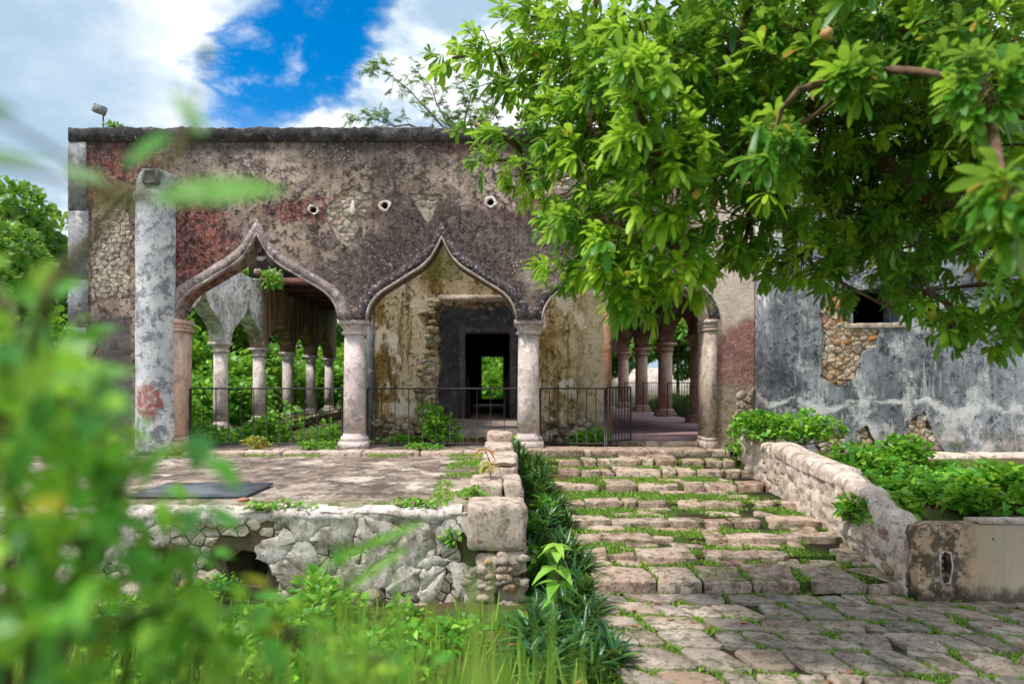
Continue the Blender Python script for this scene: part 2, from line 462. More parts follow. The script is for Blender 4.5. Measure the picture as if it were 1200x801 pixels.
def mat_moss_bed():
    m = M('mossy_soil_in_joints')
    n0 = m.noise(2.6, 7., .68); n1 = m.noise(14., 8., .7); n2 = m.noise(80., 5., .7)
    c = m.mix(C(62, 48, 36), C(76, 100, 38), m.ss(n0, .42, .58))
    c = m.mix(c, C(150, 128, 104), m.mul(m.ss(n1, .60, .68), .5))
    c = m.mix(c, C(50, 60, 26), m.mul(m.ss(n2, .5, .64), .6))
    return m.done(c, .97, m.mth('ADD', m.mul(n1, .5), m.mul(n2, .5)), .03, 1.)


def mat_slab():
    m = M('stained_concrete_patio')
    n0 = m.noise(.9, 8., .7, m.vec(1., .75, 1.)); n1 = m.noise(3.6, 9., .75, m.vec(1, .8, 1)); n2 = m.noise(22., 8., .78)
    c = m.mix(C(172, 156, 144), C(126, 111, 101), m.ss(n0, .40, .58))
    c = m.mix(c, C(80, 69, 62), m.mul(m.ss(n1, .46, .58), .85))
    c = m.mix(c, C(64, 56, 50), m.mul(m.ss(n2, .54, .66), .65))
    c = m.mix(c, C(214, 202, 190), m.mul(m.ss(m.noise(2.2, 9., .72, m.vec(1, .8, 1, (3, 3, 3))), .54, .62), .7))
    c = m.mix(c, C(96, 112, 48), m.mul(m.ss(m.y, 7.75, 7.0), m.ss(n1, .40, .56), .7))
    c = m.mix(c, C(90, 100, 50), m.mul(m.ss(n0, .58, .68), m.ss(n2, .42, .6), .6))
    return m.done(c, .93, m.mth('ADD', m.mul(n1, .6), m.mul(n2, .4)), .015, .9)


def mat_simple(name, a, b, sc, rough=.8, bump=.005, metal=False):
    m = M(name); n1 = m.noise(sc, 7., .68)
    c = m.mix(a, b, m.ss(n1, .38, .64))
    return m.done(c, rough, n1, bump, .8, spec=.4)


MF = mat_facade()
MHC = mat_half_column()
MGW = mat_grey_wall()
MCORE = mat_core()
MPARA = mat_plain_plaster('black_lichen_parapet', C(92, 88, 90), C(66, 62, 66), C(40, 37, 40), .8, 4., C(128, 120, 116))
MQUOIN = mat_plain_plaster('grey_lime_quoin', C(150, 152, 156), C(118, 120, 126), C(70, 70, 76), .5, 3., C(196, 190, 182))
MARCH = mat_plain_plaster('mauve_arch_moulding', C(182, 164, 160), C(142, 126, 126), C(72, 62, 66), .65, 5., C(226, 214, 208))
MARCH1 = mat_plain_plaster('black_speckled_arch_band', C(104, 92, 96), C(80, 70, 74), C(48, 42, 46), .8, 7., C(206, 198, 196))
MLIP = mat_plain_plaster('pale_arch_edge', C(206, 190, 178), C(176, 160, 150), C(104, 92, 88), .5, 6.)
MCOL = mat_plain_plaster('pink_white_limestone_column', C(228, 214, 208), C(198, 182, 178), C(126, 112, 110), .55, 3.2, C(240, 226, 214))
MCOLP = mat_plain_plaster('rose_limestone_column', C(236, 202, 184), C(216, 176, 158), C(132, 100, 88), .45, 3.5, C(226, 206, 192))
def mat_gallery():
    m = M('speckled_gallery_plaster')
    n1 = m.noise(5., 9., .75); n2 = m.noise(9., 9., .78, m.vec(1., .6, 1.)); st = m.noise(1., 7., .7, m.vec(1., 4., .4))
    c = m.mix(C(236, 233, 230), C(200, 196, 194), m.ss(m.noise(1.6, 6., .65), .42, .58))
    c = m.mix(c, C(74, 70, 72), m.mul(m.ss(n2, .52, .60), .8)); c = m.mix(c, C(92, 86, 88), m.mul(m.ss(n1, .50, .6), .6))
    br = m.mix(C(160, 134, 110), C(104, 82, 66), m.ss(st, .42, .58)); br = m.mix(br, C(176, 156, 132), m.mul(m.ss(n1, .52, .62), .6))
    c = m.mix(c, br, m.ss(m.mth('ADD', m.y, m.mul(m.mth('SUBTRACT', n1, .5), 2.)), 20.1, 20.8))  # brown staining past the roof edge, with the roof's shade put into the tone
    return m.done(c, .95, m.mth('ADD', m.mul(n1, .7), m.mul(n2, .5)), .05, 1.)


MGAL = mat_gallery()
MGALR = mat_plain_plaster('brown_rose_gallery_plaster', C(178, 142, 124), C(140, 104, 90), C(70, 52, 46), .7, 4., C(206, 182, 164))
MROOM = mat_plain_plaster('blue_limewash_room', C(112, 112, 122), C(92, 92, 102), C(60, 60, 68), .55, 2.5, C(150, 148, 152))
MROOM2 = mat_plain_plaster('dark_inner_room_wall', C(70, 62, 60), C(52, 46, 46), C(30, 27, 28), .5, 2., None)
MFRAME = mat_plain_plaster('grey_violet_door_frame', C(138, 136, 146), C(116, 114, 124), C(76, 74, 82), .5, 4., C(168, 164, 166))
MORANGE = mat_plain_plaster('orange_worn_corner_plaster', C(202, 136, 100), C(190, 160, 140), C(120, 84, 66), .5, 4., C(222, 212, 204))
MPLAST = mat_plain_plaster('cracked_white_plaster', C(238, 226, 220), C(216, 202, 192), C(96, 84, 66), .55, 2.6, C(246, 238, 232))
MPLASTW = mat_plain_plaster('mossy_cracked_plaster', C(236, 224, 218), C(214, 200, 190), C(84, 72, 54), .6, 2.6, C(246, 238, 232), .55)
MPALE = mat_plain_plaster('scraped_pale_substrate', C(206, 188, 172), C(176, 156, 142), C(110, 94, 86), .6, 6., C(226, 212, 200))
MPARW = mat_plain_plaster('rough_grey_pink_render', C(232, 214, 200), C(206, 188, 174), C(104, 88, 74), .6, 4., C(244, 234, 224))
MTIM = mat_simple('old_rose_timber', C(128, 84, 76), C(84, 58, 54), 12.)
MIRON = mat_simple('dark_painted_iron', C(62, 56, 58), C(44, 40, 42), 30., .55, .002)
MPLATE = mat_simple('grey_sheet_metal', C(104, 110, 118), C(70, 76, 84), 3., .6, .004)
MDARK = mat_simple('shade_coloured_interior', C(40, 36, 38), C(26, 24, 26), 4.)  # near-black colour stands in for shade inside the window room and niche
MRUB = mat_stone('rubble_limestone', [C(206, 190, 174), C(176, 158, 142), C(222, 208, 194), C(150, 132, 118), C(212, 170, 130)], C(92, 80, 70), .2, 12.)
MRUBO = mat_stone('olive_rubble', [C(190, 168, 130), C(150, 124, 84), C(212, 198, 176), C(112, 92, 62)], C(58, 48, 34), .6, 12.)
MSTONEW = mat_stone('window_patch_stone', [C(214, 190, 162), C(226, 206, 184), C(206, 160, 112), C(188, 172, 158), C(218, 140, 80)], C(120, 96, 78), 0., 12.)
MMORT = mat_simple('sandy_mortar', C(150, 132, 114), C(104, 92, 82), 16., .95, .02)
MDMORT = mat_simple('dark_mossy_mortar', C(84, 72, 58), C(58, 56, 36), 8., .97, .03)
MSTEP = mat_stone('rose_step_stone', [C(188, 158, 138), C(208, 184, 166), C(168, 138, 120), C(198, 176, 158), C(154, 128, 112)], C(88, 69, 58), .45, 10.)
MPAVE = mat_stone('grey_mauve_paving_stone', [C(180, 165, 152), C(156, 143, 134), C(190, 170, 150), C(148, 140, 134), C(174, 146, 124)], C(86, 75, 67), .45, 9.)
MBLOCK = mat_stone('rose_limestone_block', [C(206, 180, 164), C(214, 196, 182), C(196, 172, 158)], C(120, 96, 84), .35, 7.)
MBED = mat_moss_bed(); MGROUND = mat_ground(); MSLAB = mat_slab()
MFLOORR = mat_simple('rose_gallery_floor', C(196, 158, 160), C(164, 128, 130), 3., .6, .004)
MBARK = mat_simple('brown_bark', C(124, 96, 72), C(78, 60, 46), 14., .95, .02)
MTWIG = mat_simple('green_brown_twig', C(110, 104, 60), C(82, 74, 46), 20.)
ML_MAIN = mat_leaf('broad_tree_leaf', C(176, 214, 56), C(66, 132, 28), C(34, 82, 22), .44)
ML_BG = mat_leaf('background_leaf', C(140, 190, 64), C(74, 130, 44), C(40, 84, 32), .36, .55)
ML_FINE = mat_leaf('feathery_leaf', C(150, 176, 120), C(104, 142, 84), C(82, 116, 70), .3, .6)
ML_STRAP = mat_leaf('strap_leaf', C(112, 156, 66), C(42, 94, 48), C(26, 62, 40), .18, .34)
ML_VINE = mat_leaf('vine_leaf', C(156, 206, 58), C(74, 150, 38), C(46, 104, 30), .36, .45)
ML_YOUNG = mat_leaf('fresh_large_leaf', C(172, 214, 92), C(120, 186, 62), C(84, 150, 44), .34, .4)
ML_FG = mat_leaf('foreground_leaf', C(156, 208, 62), C(80, 158, 38), C(42, 106, 38), .40, .42)
ML_GRASS = mat_leaf('grass_blade', C(168, 204, 84), C(104, 152, 50), C(132, 134, 72), .34, .5)
ML_DRY = mat_leaf('reddening_leaf', C(206, 110, 60), C(176, 168, 70), C(120, 140, 56), .3, .5)
MLITTER = mat_simple('fallen_leaf_brown', C(168, 110, 70), C(116, 82, 56), 20., .7)
MPLANT = None


def mat_planter():
    m = M('rust_stained_cream_render')
    n0 = m.noise(1.4, 6., .6); n1 = m.noise(6., 8., .7); st = m.noise(1., 6., .65, m.vec(5., 1., .4))
    c = m.mix(C(208, 190, 166), C(188, 172, 150), m.ss(n0, .4, .6))
    c = m.mix(c, C(186, 134, 88), m.mul(m.ss(m.mth('ADD', m.x, m.mul(m.mth('SUBTRACT', n0, .5), 1.2)), 5.0, 4.5), m.ss(st, .38, .6), .55))
    c = m.mix(c, C(160, 156, 144), m.mul(m.ss(st, .52, .66), .5))
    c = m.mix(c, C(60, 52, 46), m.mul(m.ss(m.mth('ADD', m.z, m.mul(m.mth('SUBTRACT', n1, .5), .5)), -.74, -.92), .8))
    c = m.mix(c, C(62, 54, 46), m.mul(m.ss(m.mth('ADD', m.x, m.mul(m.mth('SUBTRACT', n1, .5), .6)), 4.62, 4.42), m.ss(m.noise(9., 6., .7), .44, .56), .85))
    c = m.mix(c, C(70, 58, 48), m.mul(m.ss(m.vor(5.), .10, .05), .8))
    c = m.mix(c, C(70, 62, 56), m.mul(m.ss(m.noise(40., 5., .7), .60, .68), .4))
    return m.done(c, .9, n1, .012, .7)


MPLANT = mat_planter()
rng = np.random.default_rng(11)
random.seed(5)


# ------------------------------------------------------------------ shape generators
def ext_poly(acc, outer, holes, y0, y1, hole_depth=None):
    """wall lying in the x/z plane, front face at y0 (towards the camera), back at y1; holes are lists of (x, z)"""
    loops = [outer] + list(holes)
    allp = [p for l in loops for p in l]
    tri = tessellate_polygon([[Vector((p[0], p[1], 0)) for p in l] for l in loops])
    n = len(allp)
    V = [(p[0], y0, p[1]) for p in allp]
    Ff = []
    for t in tri:
        a, b, c = [allp[i] for i in t]
        cr = (b[0] - a[0]) * (c[1] - a[1]) - (b[1] - a[1]) * (c[0] - a[0])
        Ff.append(tuple(t) if cr > 0 else tuple(reversed(t)))
    acc.polys(V, Ff)
    if hole_depth is None:
        acc.polys([(p[0], y1, p[1]) for p in allp], [tuple(reversed(f)) for f in Ff])
    else:
        tri2 = tessellate_polygon([[Vector((p[0], p[1], 0)) for p in outer]])
        acc.polys([(p[0], y1, p[1]) for p in outer], [tuple(t) for t in tri2])
    for li, l in enumerate(loops):
        yy = y1 if (li == 0 or hole_depth is None) else y0 + hole_depth
        k = len(l)
        V = [(p[0], y0, p[1]) for p in l] + [(p[0], yy, p[1]) for p in l]
        acc.polys(V, [(i, (i + 1) % k, k + (i + 1) % k, k + i) for i in range(k)])
        if li and hole_depth is not None:
            t3 = tessellate_polygon([[Vector((p[0], p[1], 0)) for p in l]])
            acc.polys([(p[0], yy, p[1]) for p in l], [tuple(t) for t in t3])
    return acc


def swap_xy(acc):
    """turn a wall built in the x/z plane into one in the y/z plane: (x, y, z) -> (y, x, z)"""
    acc.V = [v[:, [1, 0, 2]] for v in acc.V]; acc.F = [f[:, ::-1] for f in acc.F]
    return acc


OG = [(1, 0), (.985, .09), (.955, .17), (.90, .25), (.82, .325), (.73, .38), (.60, .45), (.43, .55), (.31, .615), (.22, .68), (.14, .76), (.07, .87), (0, 1)]


def ogee(cx, w, zs, h):
    """left springing -> apex -> right springing"""
    L = [(cx - u * w, zs + v_ * h) for u, v_ in OG]
    return L + [(2 * cx - x, z) for x, z in reversed(L[:-1])]


def band(acc, inner, outer, y0, y1):
    """raised ribbon between two curves with the same number of points"""
    k = len(inner)
    V = []
    for y in (y0, y1):
        V += [(p[0], y, p[1]) for p in inner] + [(p[0], y, p[1]) for p in outer]
    Fc = []
    for i in range(k - 1):
        Fc.append((i, k + i, k + i + 1, i + 1))
        Fc.append((i, i + 1, 2 * k + i + 1, 2 * k + i))
        Fc.append((k + i, 3 * k + i, 3 * k + i + 1, k + i + 1))
    Fc.append((0, 2 * k, 3 * k, k)); Fc.append((k - 1, 2 * k - 1, 4 * k - 1, 3 * k - 1))
    return acc.polys(V, Fc)


def rough_poly(p, jit, r, sub=1, cham=True, cf=.26):
    """roughen a polygon: split edges, jitter, cut the corners"""
    q = []
    k = len(p)
    for i in range(k):
        a = np.array(p[i]); b = np.array(p[(i + 1) % k])
        for s_ in range(sub):
            t = s_ / sub
            q.append(a + (b - a) * t + (r.normal(0, jit, 2) if s_ else r.normal(0, jit * .6, 2)))
    if cham:
        o = []
        k = len(q)
        for i in range(k):
            a = q[i]; b = q[(i + 1) % k]
            o += [a * (1 - cf) + b * cf, a * cf + b * (1 - cf)]
        q = o
    return np.array(q)


def warp(p, amp=.05, sc=5., seed=0.):
    """the same crooked displacement for every outline that passes here, so cracks fit on both sides"""
    o = []
    for x, y in p:
        v1 = mn.noise_vector((x * sc, y * sc, seed)); v2 = mn.noise_vector((x * sc * 3.3, y * sc * 3.3, seed + 5))
        o.append((x + amp * (v1.x + .35 * v2.x), y + amp * (v1.y + .35 * v2.y)))
    return np.array(o)


def dense(p, step):
    q = []
    for i in range(len(p)):
        a, b = np.asarray(p[i], float), np.asarray(p[(i + 1) % len(p)], float); k = max(1, int(np.linalg.norm(b - a) / step))
        q += [a + (b - a) * t / k for t in range(k)]
    return np.array(q)


def inset(p, g):
    c = p.mean(0); d = p - c; L = np.linalg.norm(d, axis=1)[:, None] + 1e-9
    return c + d * np.maximum(.2, (L - g) / L)


def stone(acc, p, O, U, W_, N, thick, bev, r, lump=.004, sink=.03):
    """a slab of outline p (2-D) laid on origin O with axes U, W_ and outward N; chamfered and slightly uneven"""
    O, U, W_, N = [np.asarray(a, float) for a in (O, U, W_, N)]
    k = len(p)
    t = thick + r.uniform(-.25, .25) * lump * 2
    tilt = r.normal(0, lump * 1.2, 2); c = p.mean(0)
    rings = []
    for q, hgt in ((p, -sink), (p, t - bev), (inset(p, bev * .35), t - bev * .35), (inset(p, bev), t)):
        hh = hgt + (0 if hgt < 0 else 1) * ((q - c) @ tilt / (np.abs(p - c).max() + 1e-9) + r.normal(0, lump * .5, k))
        rings.append(O + q[:, :1] * U + q[:, 1:] * W_ + (hh if np.ndim(hh) else np.full(k, hh))[:, None] * N)
    cen = O + c[0] * U + c[1] * W_ + (t + lump * r.normal()) * N
    V = np.concatenate(rings + [cen[None]])
    i = np.arange(k); j = (i + 1) % k
    Q = np.concatenate([np.stack([a * k + i, a * k + j, (a + 1) * k + j, (a + 1) * k + i], -1) for a in range(3)])
    Tn = np.stack([3 * k + i, 3 * k + j, np.full(k, 4 * k)], -1)
    hand = np.dot(np.cross(U, W_), N)
    area = np.sum(p[:, 0] * np.roll(p[:, 1], -1) - p[:, 1] * np.roll(p[:, 0], -1))
    if hand * area < 0:
        Q = Q[:, ::-1]; Tn = Tn[:, ::-1]
    return acc.add(V, [Q, Tn])


def vor_cells(seeds, box):
    x0, x1, y0, y1 = box
    out = []
    S = np.asarray(seeds)
    for i, s_ in enumerate(S):
        d = np.linalg.norm(S - s_, axis=1); nb = np.argsort(d)[1:18]
        P = [np.array(q, float) for q in ((x0, y0), (x1, y0), (x1, y1), (x0, y1))]
        for j in nb:
            m_ = (s_ + S[j]) / 2; nrm = S[j] - s_
            Q = []
            for a in range(len(P)):
                p, q = P[a], P[(a + 1) % len(P)]
                dp, dq = np.dot(p - m_, nrm), np.dot(q - m_, nrm)
                if dp <= 0:
                    Q.append(p)
                if dp * dq < 0:
                    Q.append(p + (q - p) * dp / (dp - dq))
            P = Q
            if len(P) < 3:
                break
        out.append(np.array(P) if len(P) >= 3 else None)
    return out


def inside(pt, poly):
    x, y = pt; c = False; k = len(poly)
    for i in range(k):
        x1, y1 = poly[i]; x2, y2 = poly[(i + 1) % k]
        if (y1 > y) != (y2 > y) and x < (x2 - x1) * (y - y1) / (y2 - y1) + x1:
            c = not c
    return c


def patch_stones(parent, poly, Y, size, mat, r, thick=.03, ny=-1., aspect=1.7, gap=.012, name='stone', joined=False, kind=None, bev=.008, skip=None):
    """stones bedded in a wall facing the camera (plane Y) inside the polygon poly of (x, z)"""
    poly = np.array(poly)
    x0, z0 = poly.min(0) - size; x1, z1 = poly.max(0) + size
    seeds = []
    row = 0; z = z0
    while z < z1:
        x = x0 + (row % 2) * size * aspect * .5
        while x < x1:
            seeds.append((x + r.normal(0, size * .28), z + r.normal(0, size * .16))); x += size * aspect * r.uniform(.7, 1.3)
        z += size; row += 1
    cells = vor_cells(seeds, (x0, x1, z0, z1))
    jacc = Acc(); n = 0
    for s_, c_ in zip(seeds, cells):
        if c_ is None or not inside(s_, poly) or (skip is not None and min(math.dist(s_, q_) for q_ in skip) < .16) or (skip is not None and inside(s_, skip)):
            continue
        p = warp(dense(inset(c_, gap), size * .5), size * .22, .6 / size)
        acc = jacc if joined else Acc()
        stone(acc, p, (0, Y, 0), (1, 0, 0), (0, 0, 1), (0, ny, 0), thick * r.uniform(.4, 1.3), bev, r, .004)
        if not joined:
            build(name, acc, mat, parent)
        n += 1
    if joined and n:
        build(name, jacc, mat, parent, kind=kind)
    return n


def rock(acc, c, s, r, sub=1):
    """lump of rubble"""
    bm = bmesh.new(); bmesh.ops.create_icosphere(bm, subdivisions=sub, radius=1)
    V = np.array([v.co[:] for v in bm.verts]); Fc = np.array([[v.index for v in f.verts] for f in bm.faces]); bm.free()
    ph = r.uniform(0, 9, 3)
    V = np.sign(V) * np.abs(V) ** .8
    V *= (1 + .18 * np.sin(V[:, [1, 2, 0]] * 3 + ph) + r.normal(0, .06, V.shape))
    a = r.uniform(0, 6.28); ca, sa = math.cos(a), math.sin(a)
    V = V @ np.array([[ca, sa, 0], [-sa, ca, 0], [0, 0, 1]])
    return acc.add(V * np.asarray(s) + np.asarray(c), Fc)


def rings_grid(acc, V, nu, nv):
    i = np.arange(nu - 1)[:, None] * nv; j = np.arange(nv - 1)[None, :]
    return acc.add(V, np.stack([i + j, i + nv + j, i + nv + j + 1, i + j + 1], -1).reshape(-1, 4))


SHAPES = {
    'obovate': [(0, .05), (.22, .30), (.5, .78), (.74, 1.), (.9, .72), (1., .06)],
    'ovate': [(0, .08), (.18, .72), (.4, 1.), (.66, .78), (.86, .36), (1., .03)],
    'lance': [(0, .25), (.2, .8), (.45, 1.), (.7, .72), (.88, .34), (1., .02)],
    'heart': [(0, .55), (.14, 1.), (.42, .92), (.7, .52), (1., .03)],
    'strap': [(0, .7), (.3, 1.), (.6, .9), (.82, .55), (1., .03)],
    'blade': [(0, .8), (.35, 1.), (.7, .6), (1., .02)],
    'card': [(0, .1), (.45, 1.), (1., .05)],
}


def unit(a):
    return a / (np.linalg.norm(a, axis=-1, keepdims=True) + 1e-9)


def leaves(acc, pos, dirs, length, width, droop, shape='ovate', up=None, fold=.18, tint=0., roll=0., r=rng):
    """many leaves at once; pos, dirs (N,3); length, width, droop (N,) or scalars"""
    pos = np.asarray(pos, float); N = len(pos)
    if not N:
        return acc
    d = unit(np.asarray(dirs, float)); L = np.broadcast_to(length, (N,)); W_ = np.broadcast_to(width, (N,)); dr = np.broadcast_to(droop, (N,))
    upv = np.array([[0, 0, 1.]]) if up is None else np.asarray(up)
    s_ = np.cross(d, upv + r.normal(0, .02, (N, 3))); s_ = unit(s_)
    n_ = np.cross(s_, d)
    if roll:
        a = r.normal(0, roll, N)[:, None]
        s_, n_ = s_ * np.cos(a) + n_ * np.sin(a), n_ * np.cos(a) - s_ * np.sin(a)
    prof = SHAPES[shape]; K = len(prof)
    t = np.array([q[0] for q in prof]); wd = np.array([q[1] for q in prof])
    ax = pos[:, None] + d[:, None] * (L[:, None] * t)[:, :, None]
    ax = ax - (dr * L)[:, None, None] * (t ** 2)[None, :, None] * (np.array([0, 0, 1.]) * .7 + n_[:, None, :] * .3)
    e = s_[:, None] * (W_[:, None] * wd)[:, :, None]
    lift = n_[:, None] * (W_[:, None] * wd * fold)[:, :, None]
    V = np.stack([ax - e + lift, ax, ax + e + lift], 2)          # N,K,3,3
    base = (np.arange(N) * K * 3)[:, None, None, None]
    k = np.arange(K - 1)[None, :, None, None] * 3; c = np.arange(2)[None, None, :, None]
    F0 = base + k + c
    Q = np.concatenate([F0, F0 + 1, F0 + 4, F0 + 3], -1).reshape(-1, 4)
    T = np.repeat(np.broadcast_to(tint, (N,)), K * 3)
    return acc.add(V.reshape(-1, 3), Q, T)


def sph(n, r=rng):
    return unit(r.normal(size=(n, 3)))


def blk(par, x0, x1, y0, y1, z0, z1, mat, r, name='block', jit=.012, bev=.035):
    """worn block of masonry: a rounded, uneven cuboid"""
    bm = bmesh.new(); bmesh.ops.create_cube(bm, size=1)
    for v in bm.verts:
        v.co = Vector(((x0 + x1) / 2 + v.co.x * (x1 - x0), (y0 + y1) / 2 + v.co.y * (y1 - y0), (z0 + z1) / 2 + v.co.z * (z1 - z0)))
    bmesh.ops.bevel(bm, geom=list(bm.edges), offset=bev, segments=2, profile=.6, affect='EDGES')
    bmesh.ops.subdivide_edges(bm, edges=[e for e in bm.edges if e.calc_length() > .16], cuts=3, use_grid_fill=True)
    sd_ = r.uniform(0, 50)
    for v in bm.verts:
        q = v.co * 5; v.co += Vector((mn.noise(q + Vector((sd_, 0, 0))), mn.noise(q + Vector((0, sd_, 0))), mn.noise(q + Vector((0, 0, sd_))))) * jit * 1.5 + Vector((mn.noise(q * 3 + Vector((sd_, 0, 0))), mn.noise(q * 3 + Vector((0, sd_, 0))), mn.noise(q * 3 + Vector((0, 0, sd_))))) * jit * .7
    me = bpy.data.meshes.new(name); bm.to_mesh(me); bm.free(); me.materials.append(mat)
    me.polygons.foreach_set('use_smooth', np.ones(len(me.polygons), bool))
    o = bpy.data.objects.new(name, me); COL.objects.link(o); o.parent = par
    return o


# ------------------------------------------------------------------ GROUND
def gz(x, y):
    """terrain height"""
    x = np.asarray(x, float); y = np.asarray(y, float)
    t = np.clip((y - 7.2) / 5., 0, 1); base = -.97 + .55 * t
    # bank under the camera and in front of the platform
    bx = np.clip((0.75 - x) / .9, 0, 1); bx = bx * bx * (3 - 2 * bx)
    by = np.clip((6.0 - y) / 4.5, 0, 1); by = by * by * (3 - 2 * by)
    bump = .03 * np.sin(x * 2.3 + .7) * np.sin(y * 1.9) + .02 * np.sin(x * 5.1) * np.sin(y * 4.3 + 1)
    right = (x > .9) & (y < 13) & (x < 7.2)
    return base + .62 * bx * by + np.where(right, 0, bump)


def axis(lo, hi, fine_lo, fine_hi, step, grow=1.35):
    a = list(np.arange(fine_lo, fine_hi + 1e-6, step))
    s_ = step; q = fine_hi
    while q < hi:
        s_ *= grow; q += s_; a.append(q)
    s_ = step; q = fine_lo
    while q > lo:
        s_ *= grow; q -= s_; a.insert(0, q)
    return np.array(a)


gx, gy = axis(-600, 600, -9, 9, .3), axis(-300, 900, -1, 14, .3)
GX, GY = np.meshgrid(gx, gy, indexing='ij')
a = Acc(); rings_grid(a, np.stack([GX, GY, gz(GX, GY)], -1).reshape(-1, 3), len(gx), len(gy))
build('ground', a, MGROUND, smooth=True, kind='structure')

# ------------------------------------------------------------------ ARCADE (front wall)
YF, TH = 12.3, .5
SZ = XZ(0, 374, YF)[1]          # springing
arc = thing('arcade_wall', 'long weathered arcade front with three pointed ogee arches and dark parapet', 'building', loc=(-1.3, YF, 0))
arc_par = arc


def keep(parent):
    """children are modelled in world coordinates"""
    for c in parent.children:
        c.matrix_parent_inverse = parent.matrix_world.inverted()


A1 = (XZ(301, 0, YF)[0], 96 * YF / F_PX, XZ(0, 275, YF)[1] - SZ)
A2 = (XZ(517.5, 0, YF)[0], 87.5 * YF / F_PX, XZ(0, 279, YF)[1] - SZ)
A3 = (XZ(732, 0, YF)[0], 96.5 * YF / F_PX, XZ(0, 279, YF)[1] - SZ)
XL, XR = XZ(82, 0, YF)[0], 4.515
ZT = XZ(0, 166, YF)[1]; ZTOP = XZ(0, 149.5, YF)[1]
top = [(x, ZT) for x in np.linspace(XR, XL, 12)]
outer = [(XL, -.05)]
outer += [(A1[0] - A1[1], -.05)] + ogee(A1[0], A1[1], SZ, A1[2]) + ogee(A2[0], A2[1], SZ, A2[2]) + ogee(A3[0], A3[1], SZ, A3[2])
outer += [(A3[0] + A3[1], -.05), (XR, -.05)] + top


def circ(px, py, rpx, n=14, Y=YF, e=.12):
    x, z = XZ(px, py, Y); rr = rpx * Y / F_PX
    return [(x + rr * (1 + e * math.sin(3 * q + px)) * math.cos(q), z + rr * (1 + e * math.cos(2 * q + py)) * math.sin(q)) for q in np.linspace(0, 2 * math.pi, n, endpoint=False)]


VENTS = [(367, 246, 4), (451, 241, 4), (575, 237, 4)]
BARE = []
for L in ([(392, 226), (412, 218), (436, 226), (432, 254), (418, 266), (412, 294), (394, 274), (380, 250)], [(482, 226), (514, 226), (510, 248), (502, 262), (488, 246)], [(106, 300), (116, 256), (151, 222), (152, 352), (112, 352), (106, 330)], [(624, 202), (692, 186), (704, 218), (640, 228)],
          [(528, 252), (538, 254), (536, 264), (526, 262)], [(106, 420), (116, 400), (124, 440), (106, 470)]):
    BARE.append([tuple(q) for q in warp(dense([XZ(x, y, YF) for x, y in L], .04), .09, 4., 3.)])
a = Acc(); ext_poly(a, outer, [circ(*q) for q in VENTS] + BARE, YF, YF + TH, .3)
build('wall', a, MF, arc)
# parapet with a crumbling top edge
n = 260; xs = np.linspace(XL - .015, XR, n); zt = ZTOP + np.array([.03 * mn.noise((x * 3, 0, 0)) + .03 * mn.noise((x * 13, 3, 0)) - .05 * max(0., mn.noise((x * 2.1, 8, 1)) - .2) for x in xs]); zt = np.minimum(zt, ZTOP + .025)
V = np.concatenate([np.stack([xs, np.full(n, yy), zz], -1) for yy, zz in ((YF - .035, np.full(n, ZT + .004)), (YF - .03, zt - .02), (YF - .008, zt), (YF + TH, zt), (YF + TH + .03, np.full(n, ZT + .004)))])
a = Acc(); i = np.arange(n - 1)
for k in range(4):
    a.F.append(np.stack([k * n + i, k * n + i + 1, (k + 1) * n + i + 1, (k + 1) * n + i], -1))
a.F.append(np.stack([4 * n + i, 4 * n + i + 1, i + 1, i], -1))
a.V.append(V); a.T.append(np.zeros(len(V))); a.n = len(V)
a.F.append(np.array([[0, n, 2 * n, 3 * n, 4 * n][::-1]])); a.F.append(np.array([[n - 1, 2 * n - 1, 3 * n - 1, 4 * n - 1, 5 * n - 1]]))
build('parapet', a, MPARA, arc)
# quoin strip at the left corner: three blocks with joints
qx0, qx1 = XL - .02, XZ(103, 0, YF)[0]
for z0, z1 in ((-.05, 2.05), (2.065, 2.85), (2.865, 4.02), (4.035, ZT - .01)):
    a = Acc().box(qx0, qx1 + rng.uniform(-.03, .04), YF - .025, YF + .1, z0, z1); build('quoin', a, MQUOIN, arc)
# arch mouldings
for (cx, wd, h), mt in ((A1, MARCH), (A2, MARCH1), (A3, MARCH1)):
    a = Acc(); band(a, ogee(cx, wd + .027, SZ + .0, h + .054), ogee(cx, wd + .215, SZ, h + .29), YF - .028, YF + .05); build('arch_band', a, mt, arc)
    a = Acc(); band(a, ogee(cx, wd - .012, SZ, h - .015), ogee(cx, wd + .025, SZ, h + .05), YF - .036, YF + .05); build('arch_edge', a, MARCH if cx < -3 else MLIP, arc)
# white rims round the vents
for px, py, rp in VENTS:
    pin = circ(px, py, rp * .98, 16); cpt = np.mean(pin, 0); pts = [tuple(q) for q in warp([(cpt[0] + (x - cpt[0]) * 1.75, cpt[1] + (z - cpt[1]) * 1.75) for x, z in pin], .06, 9., px)]
    a = Acc(); band(a, pin + pin[:1], pts + pts[:1], YF - .010, YF + .01); build('vent_rim', a, MPLAST, arc)
